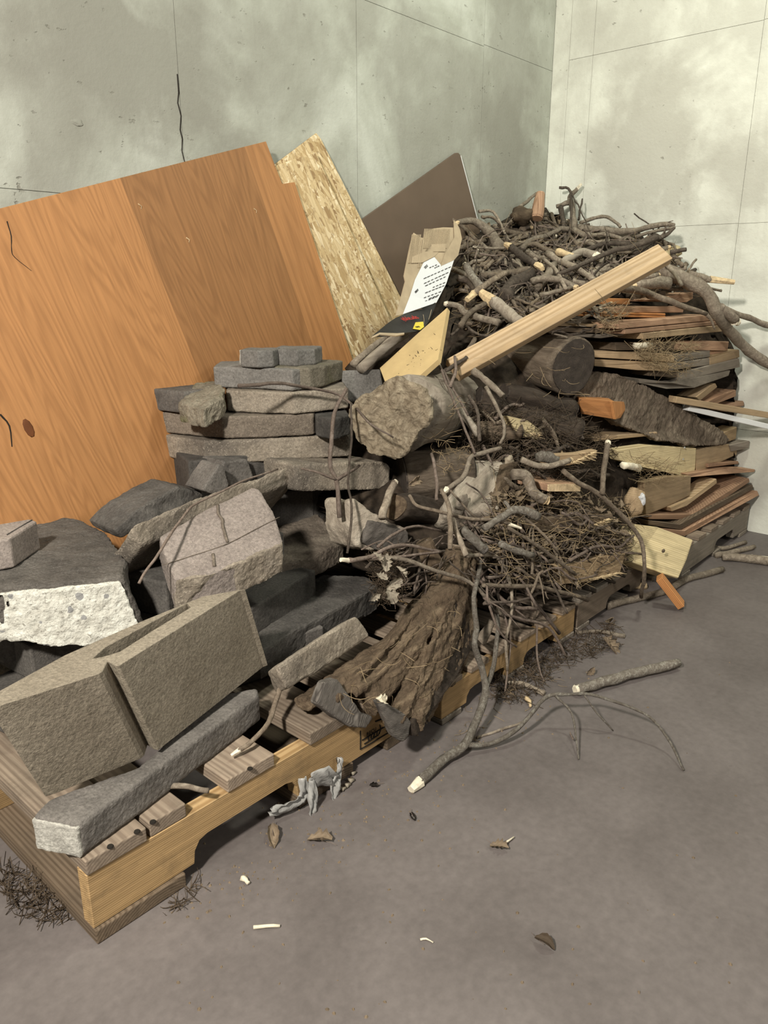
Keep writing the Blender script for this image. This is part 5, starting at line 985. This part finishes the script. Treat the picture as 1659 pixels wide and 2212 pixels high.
FL = [([(1310, 1317), (1360, 1302), (1440, 1282), (1480, 1258), (1560, 1236)], 8, 7, M_STICK2, 'long grey stick on the floor along the foot of the dusty pallet'),
      ([(1455, 1222), (1490, 1196), (1520, 1182), (1560, 1190), (1610, 1176)], 6, 4, M_STICK2, 'crooked stick on the floor beside the square timber'),
      ([(1560, 1212), (1600, 1213), (1668, 1222)], 7, 9, M_STICK2, 'grey stick on the floor by the right wall'),
      ([(1622, 1208), (1668, 1212)], 5, 5, M_CUTPALE, 'pale bare stick lying on the grey one by the right wall'),
      ([(1545, 1205), (1590, 1196), (1628, 1186)], 6, 5, M_STICK2, 'curved stick on the floor next to the wall end of the pallets'),
      ([(1352, 1272), (1395, 1271)], 7, 7, M_CUT, 'short peeled pale stick under the dusty pallet edge'),
      ([(1245, 1371), (1290, 1368), (1350, 1378)], 4, 5, M_STICK2, 'bent stick on the floor in front of the joint between two pallets'),
      ([(1095, 1478), (1130, 1482), (1175, 1503)], 4, 6, M_STICK2, 'grey stick lying on the floor under the yellow front beam'),
      ([(1060, 1492), (1110, 1490), (1140, 1482)], 4, 4, M_STICK3, 'dark twig on the floor under the yellow front beam'),
      ([(1030, 1596), (1080, 1580), (1130, 1562)], 3, 3, M_STICK2, 'thin broken stick on the floor beside the arched branch'),
      ([(355, 1700, .215), (400, 1698, .215), (450, 1708, .215)], 6, 6, M_STICK2, 'grey stick seen through the gap between two deck boards'),
      ([(610, 1462, .30), (602, 1500, .28), (580, 1560, .25), (545, 1600, .235), (515, 1622, .225)], 6, 5, M_STICK, 'bent stick with a frayed pale end hooked on a deck board'),
      ([(548, 2006), (605, 2003)], 4, 3, M_CUTPALE, 'thin pale splinter lying alone on the floor')]
for pts, a, b, m, lab in FL:
    W_ = [P(q[0], q[1], z=(q[2] if len(q) > 2 else 0.0)) for q in pts]
    ra, rb = rw(a, W_[0]), rw(b, W_[-1])
    if len(pts[0]) < 3: W_ = [p+Vector((0, 0, max(ra, rb)*0.9)) for p in W_]
    stick('fallen_stick', W_, ra, rb, m, lab, 'stick', wob=0.003, cut=((1,) if 'frayed' in lab else None), cutmat=M_CUTPALE)

# ---------------------------------------------------------------- the many look-alike sticks of the heap
rnd = random.Random(11)
def fill(poly, n, lmin, lmax, rmin, rmax, amp, mats, name, label, cat, group, dlo, dhi, bend=0.25, base=0.0, forkp=0.0):
    xs = [q[0] for q in poly]; ys = [q[1] for q in poly]; k = 0
    while k < n:
        cx, cy_ = rnd.uniform(min(xs), max(xs)), rnd.uniform(min(ys), max(ys))
        if not inpoly(cx, cy_, poly): continue
        a = base+rnd.gauss(0, amp); L = rnd.uniform(lmin, lmax); dx, dyp = math.cos(a)*L/2, math.sin(a)*L/2
        if not (inpoly(cx-dx, cy_-dyp, poly) and inpoly(cx+dx, cy_+dyp, poly)) and rnd.random() < 0.85: continue
        bx, by = rnd.gauss(0, bend)*L*.5, rnd.gauss(0, bend)*L*.5; d0, d1 = rnd.uniform(dlo, dhi), rnd.uniform(dlo, dhi)
        pts = [HP(cx-dx, cy_-dyp, d0), HP(cx-dx*.3+bx*.6, cy_-dyp*.3+by*.6, (d0*2+d1)/3), HP(cx+dx*.35+bx*.5, cy_+dyp*.35-by*.4, (d0+2*d1)/3), HP(cx+dx, cy_+dyp, d1)]
        r = rnd.uniform(rmin, rmax)*(0.7+0.3*L/lmax); fk = []
        if rnd.random() < forkp:
            e = HP(cx+dx*.5-by*.8+rnd.gauss(0, 12), cy_+dyp*.5+rnd.gauss(0, 22), (d0+d1)/2-.03); fk = [([pts[1], (pts[1]+e)/2+Vector((0, 0, .01)), e], rw(r*.7, e), rw(r*.35, e))]
        c = rnd.random()
        stick(name, pts, rw(r, pts[0]), rw(r*rnd.uniform(.5, .95), pts[3]), rnd.choice(mats), label, cat, group, n=4, ns=7, lump=.22, wob=.006, forks=fk,
              cut=((1,) if c < .22 and r > 4 else None), cutmat=M_CUT if c < .12 else M_CUTPALE, cutlen=.015)
        k += 1
UP = [(1000, 505), (1060, 480), (1110, 462), (1170, 450), (1250, 478), (1350, 496), (1440, 512), (1500, 580), (1540, 640), (1380, 630), (1290, 640), (1200, 690), (1060, 740), (985, 700), (975, 640), (1000, 570)]
fill(UP, 190, 50, 150, 3, 7.5, 0.6, [M_STICK, M_STICK2, M_STICK3, M_STICK, M_STICK2], 'dry_stick', 'weathered dry stick tangled in the tall brush heap by the corner', 'stick', 'dry sticks of the brush heap', -.02, .09, forkp=.25)
fill(UP, 90, 50, 130, 1.3, 3.0, 0.9, [M_TWIG, M_STICK3], 'fine_twig', 'fine dry twig tangled in the tall brush heap by the corner', 'twig', 'fine twigs of the brush heap', -.05, .03, .4, forkp=.6)
fill([(990, 860), (1060, 840), (1240, 900), (1260, 985), (1330, 1000), (1320, 1060), (1120, 1080), (1000, 990)], 45, 40, 120, 2, 7, 0.6, [M_STICK3, M_STICK, M_TWIG], 'buried_stick', 'dark stick wedged between the logs in the middle of the heap', 'stick', 'sticks wedged between the logs', 0.0, .08)
fill([(1000, 1130), (1060, 1090), (1200, 1080), (1340, 1110), (1380, 1200), (1250, 1270), (1150, 1330), (1070, 1390), (1030, 1300), (1000, 1200)], 125, 60, 190, 1.6, 4.5, 0.6, [M_TWIG, M_STICK, M_STICK3, M_TWIG], 'thin_twig', 'thin brown twig in the low tangle right of the root stump', 'twig', 'thin twigs right of the stump', -.07, .05, .3, 0.45, .4)
fill([(780, 1190), (1000, 1140), (1000, 1180), (900, 1330), (820, 1300)], 22, 40, 120, 1.6, 4, 0.6, [M_TWIG, M_STICK3], 'shaded_twig', 'shaded twig in the gap between the grooved paver and the root stump', 'twig', 'twigs left of the stump', .0, .06, .3, -0.5, .3)
fill([(1185, 640), (1300, 640), (1300, 720), (1190, 720)], 14, 40, 90, 2, 4.5, 0.5, [M_STICK3, M_STICK2], 'dry_stick', 'dry stick poking out over the ends of the stacked boards', 'stick', 'sticks over the stacked boards', -.10, -.03)

# ================================================================ torn planks, grass, leaves and small litter
def splinter_plank(px, ys, mat, label, end, nspl=16):
    """a broken plank: its torn fibres are one jagged part at the broken end (end = two pixel points)"""
    o = quad('splintered_plank', px, ys, 0.03, mat, bev=0.003, flat=False); tag(o, label, 'board'); bpy.context.view_layer.update(); Mi = o.matrix_world.inverted()
    (ax, ay, ad), (bx, by, bd) = end; b_ = bmesh.new()
    for k in range(nspl):
        t = (k+rnd.random()*.8)/nspl; x, y, d = ax+(bx-ax)*t, ay+(by-ay)*t, ad+(bd-ad)*t
        p0 = P(x-6, y, y=d+.004); p1_ = P(x+rnd.uniform(4, 20), y+rnd.uniform(-4, 9), y=d-rnd.uniform(0, .02))
        tube_bm(b_, [Mi @ p0, Mi @ ((p0+p1_)/2), Mi @ p1_], rnd.uniform(.002, .0045), .0006, 4, .3, k)
    tag(from_bm('torn_fibres', b_, M_CUT, o), 'pale torn wood fibres'); return o
splinter_plank([(1130, 1128), (1200, 1118), (1268, 1122), (1325, 1112), (1322, 1136), (1260, 1150), (1190, 1150), (1135, 1142)], (1.30, 1.28, 1.26, 1.235, 1.235, 1.26, 1.275, 1.30), M_BRNW, 'brown plank with a torn pale end on the grassy heap above the pale square timber', ((1250, 1148, 1.25), (1326, 1118, 1.23)), 26)
splinter_plank([(1200, 1222), (1252, 1216), (1310, 1200), (1352, 1196), (1340, 1236), (1280, 1256), (1218, 1262)], (1.22, 1.20, 1.185, 1.17, 1.165, 1.18, 1.21), M_TANW, 'tan splintered plank low on the grassy heap beside the pale square timber', ((1275, 1252, 1.17), (1345, 1236, 1.155)), 22)
splinter_plank([(1176, 984), (1250, 980), (1290, 972), (1288, 990), (1230, 1006), (1180, 1004)], (1.38, 1.35, 1.33, 1.33, 1.36, 1.38), M_TANW, 'splintered plank lying under the thin pale lath', ((1240, 1000, 1.34), (1290, 976, 1.325)), 16)
splinter_plank([(1096, 898), (1140, 908), (1170, 930), (1164, 950), (1120, 940)], (1.52, 1.50, 1.48, 1.48, 1.5), M_YELW, 'mossy yellow broken wood under the dark rotten log', ((1150, 935, 1.475), (1172, 945, 1.47)), 8)
ST('white_splinter', [(1372, 747, 1.375), (1405, 746, 1.36)], 8, 6, M_CUTPALE, 'white splintered wood piece in the knot of dry grass on the boards', 'wood chip', ns=6, lump=.4)
ST('white_splinter', [(1345, 1004, 1.25), (1378, 1010, 1.24)], 8, 8, M_CUTPALE, 'white wood chip in front of the screwed yellow board', 'wood chip', ns=6, lump=.4)
ST('bark_flake', [(1162, 985), (1185, 988), (1205, 994)], 12, 10, M_LICHEN, 'pale grey flake of bark above the curved pale stick', 'bark', -.08, ns=6, lump=.5)
blob('foil_wad', (1386, 1080), 1.235, 0.028, plain('silver_foil', (0.62, 0.62, 0.63), 0.25, 60, 0.4, 1.0), None, (0.6, 0.6, 1.0), 3); tag([x for x in COL.objects if x.name.startswith('foil_wad')][-1], 'crumpled silver foil wad against the end of the wide tan board', 'foil')
blob('bark_lump', (1368, 1086), 1.27, 0.055, M_TANW, None, (0.9, 0.8, 1.2), 6); tag([x for x in COL.objects if x.name.startswith('bark_lump')][-1], 'rounded tan wood lump beside the crumpled silver foil', 'wood chunk')

def blades(name, label, regions, mat, seed):
    r = random.Random(seed); bm = bmesh.new()
    for fn, n, L0, L1, w in regions:
        for _ in range(n):
            p = fn(r)
            if p is None: continue
            d = Vector((r.gauss(0, 1), r.gauss(0, 1), r.gauss(0, .45))).normalized(); L = r.uniform(L0, L1); c = Vector((r.gauss(0, 1), r.gauss(0, 1), r.gauss(-.3, .8)))*L*.35
            pts = [p+d*L*(t-.5)+c*(t*(1-t)*4-.5)*.5 for t in (0, .2, .4, .6, .8, 1)]
            u = d.cross(Vector((r.gauss(0, 1), r.gauss(0, 1), r.gauss(0, 1)))).normalized()*w; v = d.cross(u).normalized()*w
            rg = [[bm.verts.new(q+u*a+v*b) for a, b in ((1, 0), (-.5, .87), (-.5, -.87))] for q in pts]
            for a, b in zip(rg, rg[1:]):
                for k in range(3): bm.faces.new((a[k], a[(k+1)%3], b[(k+1)%3], b[k]))
    o = from_bm(name, bm, mat); tag(o, label, 'dry grass', kind='stuff'); return o
def reg(poly, lo, hi):
    xs = [q[0] for q in poly]; ys = [q[1] for q in poly]
    def f(r):
        for _ in range(40):
            x, y = r.uniform(min(xs), max(xs)), r.uniform(min(ys), max(ys))
            if inpoly(x, y, poly): return HP(x, y, r.uniform(lo, hi))
    return f
def regz(poly, z0, z1):
    xs = [q[0] for q in poly]; ys = [q[1] for q in poly]
    def f(r):
        for _ in range(40):
            x, y = r.uniform(min(xs), max(xs)), r.uniform(min(ys), max(ys))
            if inpoly(x, y, poly): return P(x, y, z=r.uniform(z0, z1))
    return f
def regy(poly, y0, y1):
    xs = [q[0] for q in poly]; ys = [q[1] for q in poly]
    def f(r):
        for _ in range(40):
            x, y = r.uniform(min(xs), max(xs)), r.uniform(min(ys), max(ys))
            if inpoly(x, y, poly): return P(x, y, y=r.uniform(y0, y1))
    return f
HEAP = [(1060, 1060), (1200, 1060), (1340, 1080), (1375, 1140), (1350, 1230), (1230, 1270), (1110, 1260), (1040, 1200)]
blades('dark_grass', 'dark matted dry grass and roots on the low heap', [(reg(HEAP, -.01, .07), 1150, .04, .13, .0011), (reg([(1000, 860), (1240, 880), (1330, 960), (1260, 1050), (1000, 1000)], .0, .07), 900, .05, .14, .0012), (regz([(1060, 1440), (1190, 1400), (1260, 1360), (1330, 1350), (1330, 1400), (1200, 1440), (1140, 1520), (1070, 1510)], .003, .02), 420, .03, .10, .0012), (reg([(790, 1200), (860, 1180), (880, 1290), (820, 1310)], .0, .05), 220, .03, .09, .001), (regz([(0, 1860), (130, 1900), (170, 1990), (90, 1990), (0, 1940)], .002, .012), 160, .02, .08, .0011), (regz([(360, 1960), (420, 1900), (430, 1920), (370, 1975)], .002, .01), 25, .03, .08, .0009)], M_GRASSD, 3)
blades('dry_grass', 'tan dry grass scattered over the brush heap and boards', [(reg(HEAP, -.07, .0), 260, .06, .16, .0009), (regy([(1390, 735), (1500, 740), (1490, 800), (1440, 810), (1380, 770)], 1.29, 1.36), 230, .05, .16, .0009), (regy([(1300, 650), (1360, 660), (1330, 720), (1300, 720)], 1.36, 1.46), 90, .05, .13, .0009), (regy([(1360, 980), (1470, 1000), (1480, 1040), (1380, 1040)], 1.22, 1.28), 90, .05, .14, .0009), (reg([(1040, 770), (1260, 740), (1280, 860), (1100, 850)], -.16, -.1), 18, .04, .09, .0008), (reg([(900, 880), (1000, 850), (990, 960), (920, 960)], -.16, -.12), 28, .03, .09, .0008), (regy([(760, 1440), (1000, 1300), (1010, 1400), (880, 1540), (720, 1540)], 1.17, 1.26), 40, .03, .08, .0008), (reg(UP, -.06, .06), 320, .05, .15, .0008), (reg([(930, 960), (1020, 960), (1010, 1010), (940, 1030)], -.12, -.08), 40, .03, .08, .0008), (regz([(900, 1560), (1200, 1420), (1260, 1470), (1000, 1620)], .002, .006), 40, .02, .06, .0007)], M_GRASS, 4)
# leaf scraps
r = random.Random(5); bm = bmesh.new()
for _ in range(1100):
    p = reg(HEAP, -.03, .05)(r) if r.random() < .8 else reg(UP, .02, .08)(r)
    s_ = r.uniform(.008, .024); a = Vector((r.gauss(0, 1), r.gauss(0, 1), r.gauss(0, 1))).normalized(); b = a.orthogonal().normalized(); n_ = a.cross(b)
    vs = [bm.verts.new(p+a*s_*x+b*s_*y*.6+n_*s_*z) for x, y, z in ((-1, 0, .2), (0, -.9, .35), (1, 0, .1), (0, .9, .4), (0, 0, 0))]
    for i in range(4): bm.faces.new((vs[i], vs[(i+1)%4], vs[4]))
tag(from_bm('leaf_scraps', bm, M_LEAF), 'crumbled brown leaf scraps strewn over the low heap', 'leaf litter', kind='stuff')
# single leaves
def leaf(p, size, mat, label, seed, group=None, nrm=None):
    r = random.Random(seed); bm = bmesh.new(); up = (nrm or Vector((r.gauss(0, .5), -1, .5))).normalized(); M = frame(p, up.orthogonal(), up) @ Matrix.Rotation(r.uniform(0, 6.28), 4, 'Z')
    n, m_ = 9, 6; curl = r.uniform(1.0, 2.2); lob = r.uniform(3, 5); rows = []
    for i in range(n+1):
        t = i/n; w = size*.75*math.sin(math.pi*min(1, t*.93+.05))**.7*(1+.32*math.sin(t*lob*6.28+seed)); row = []
        for j in range(m_+1):
            s_ = j/m_*2-1; a = s_*curl; x = (t-.5)*2*size; y = w*math.sin(a)/curl; z = w*(1-math.cos(a))/curl+size*.35*math.sin(t*2.6+seed)+size*.12*noise.noise(Vector((t*4, s_*3, seed)))
            row.append((x, y, z))
        rows.append(row)
    for k in (0, 1):
        V = [[bm.verts.new((x, y, z-.0007*k)) for x, y, z in row] for row in rows]
        for i in range(n):
            for j in range(m_): bm.faces.new((V[i][j], V[i+1][j], V[i+1][j+1], V[i][j+1]))
    o = from_bm('dry_leaf', bm, mat, M=M); tag(o, label, 'leaf', group)
    s = bmesh.new(); tube_bm(s, [Vector((0, 0, 0)), Vector((-size*.9, 0, .002)), Vector((-size*1.5, size*.2, .004))], .0009, .0006, 4, .1, 1); from_bm('stem', s, M_TWIG, o); return o
leaf(P(822, 1513, y=1.165), .022, M_CUTPALE, 'bright white leaf scrap stuck on the hanging leg of the root stump', 1)
GL = 'curled leaves left of the stump'
for k, (q, yy, s_) in enumerate((((835, 1215), 1.36, .026), ((852, 1262), 1.33, .030), ((845, 1285), 1.33, .028), ((815, 1205), 1.37, .020), ((866, 1235), 1.33, .02), ((826, 1245), 1.36, .018), ((812, 1290), 1.36, .018))):
    leaf(P(*q, y=yy), s_, M_LEAFP, 'pale curled dry leaf hanging left of the root stump', 10+k, GL)
leaf(P(893, 1042, y=1.52), .03, M_LEAF, 'brown curled leaf on the brown log', 31)
Zu = Vector((0.1, -.1, 1))
leaf(P(1310, 1345, z=.02), .035, M_LEAF, 'brown curled leaf on the floor by the dusty pallet', 32)
leaf(P(1320, 1399, z=.008), .045, M_LEAF, 'large brown leaf lying flat on the floor before the dusty pallet', 33, nrm=Zu)
leaf(P(590, 1805, z=.012), .032, M_LEAF, 'crumpled brown leaf on the floor under the first pallet', 34, nrm=Zu)
leaf(P(892, 1763, z=.004), .016, M_PITH, 'small black flake on the open floor', 35, nrm=Zu)
leaf(P(810, 1697, z=.004), .018, M_PITH, 'black flake on the floor below the pallet stamp', 36, nrm=Zu)
leaf(P(1078, 1830, z=.006), .022, M_LEAF, 'dark leaf scrap on the floor touching a pale splinter', 37, nrm=Zu)
leaf(P(1176, 2040, z=.006), .022, M_GRASSD, 'olive moss scrap on the open floor', 38, nrm=Zu)
leaf(P(690, 1815, z=.006), .03, M_LEAF, 'thin brown leaf on the floor near the grey plastic', 39, nrm=Zu)
leaf(P(1276, 1452, z=.012), .02, M_LEAF, 'small upright leaf on the floor behind the lone thick stick', 40)
def chip(pts, r_, mat, label, z=.006):
    W_ = [P(a, b, z=z) for a, b in pts]; stick('wood_chip', W_, r_, r_*.5, mat, label, 'wood chip', ns=5, lump=.4, n=2)
chip([(1136, 1508), (1144, 1516), (1146, 1526)], .009, M_CUT, 'tan wood chip on the floor near the arched branch', .008)
chip([(1090, 1822), (1110, 1808)], .004, M_CUTPALE, 'pale splinter on the open floor beside a dark leaf scrap')
chip([(523, 1897), (531, 1902), (537, 1908)], .008, M_CUTPALE, 'small white pebble-like chip on the floor in front of the first pallet', .006)
chip([(908, 2030), (920, 2028), (936, 2036)], .0025, M_CUTPALE, 'thin curved straw on the open floor', .003)
for k, q in enumerate(((755, 1688), (748, 1698), (738, 1706), (760, 1672))): chip([q, (q[0]+9, q[1]-5)], .009-.001*k, M_LEAFP, ['largest pale crumb', 'second largest pale crumb', 'small pale crumb', 'smallest pale crumb'][k]+' in the little pile beside the grey plastic film', .006)
# dirt specks of the floor: too small to count
bm = bmesh.new(); r = random.Random(8)
for _ in range(420):
    q = (r.uniform(380, 1600), r.uniform(1350, 2200)) if r.random() < .35 else (lambda t: (420+t*700+r.gauss(0, 60), 1930-t*430+abs(r.gauss(0, 55))))(r.random())
    p = P(*q, z=.0); s_ = r.uniform(.0008, .0035)
    bmesh.ops.create_cone(bm, cap_ends=True, segments=5, radius1=s_*1.4, radius2=s_*.6, depth=s_, matrix=Matrix.Translation(p+Vector((0, 0, s_*.5))) @ Matrix.Rotation(r.uniform(0, 6), 4, 'Z') @ Matrix.Diagonal((1, r.uniform(.4, 1), 1, 1)))
tag(from_bm('floor_dirt', bm, M_LEAF), 'fine dirt specks scattered on the concrete floor', 'dirt', kind='stuff')
# torn grey plastic film hanging on the front beam
pf = empty('plastic_film', P(690, 1660, y=1.25)); tag(pf, 'torn grey plastic film hanging from the front beam of the heavy pallet', 'plastic film'); bpy.context.view_layer.update()
def ribbon(name, pts, widths, seed):
    b_ = bmesh.new(); S_ = spline([P(a, b, y=yy)-pf.location for a, b, yy in pts], 5); n = len(S_); rows = []
    for i, p in enumerate(S_):
        t = i/(n-1)*(len(widths)-1); k = min(int(t), len(widths)-2); w = widths[k]+(widths[k+1]-widths[k])*(t-k)
        d = (S_[min(i+1, n-1)]-S_[max(i-1, 0)]).normalized(); u = d.cross(Vector((0.3, 1, 0.2))).normalized()
        rows.append([b_.verts.new(p+u*w*(j/6-.5)*(1+.35*noise.noise(p*70))+Vector((0, -1, 0))*(.004*math.sin(j*1.3+seed+i*.5)+.012*noise.noise(p*45+Vector((j*.6, seed, 0))))) for j in range(7)])
    for a, b in zip(rows, rows[1:]):
        for j in range(6): b_.faces.new((a[j], a[j+1], b[j+1], b[j]))
    o = from_bm(name, b_, M_PLAST, pf, smooth=True); m = o.modifiers.new('thick', 'SOLIDIFY'); m.thickness = .0008
ribbon('film_sheet', [(670, 1682, 1.245), (700, 1680, 1.235), (725, 1690, 1.235)], (.035, .06, .03), 1)
ribbon('film_strip', [(733, 1636, 1.25), (733, 1660, 1.243), (724, 1690, 1.235), (722, 1730, 1.225), (706, 1760, 1.215)], (.012, .014, .03, .018, .008), 2)
ribbon('film_strip', [(672, 1685, 1.245), (676, 1720, 1.235), (672, 1768, 1.225)], (.02, .03, .014), 3)
ribbon('film_strip', [(655, 1680, 1.25), (655, 1720, 1.25), (620, 1745, 1.26), (585, 1755, 1.27)], (.02, .03, .035, .03), 4)
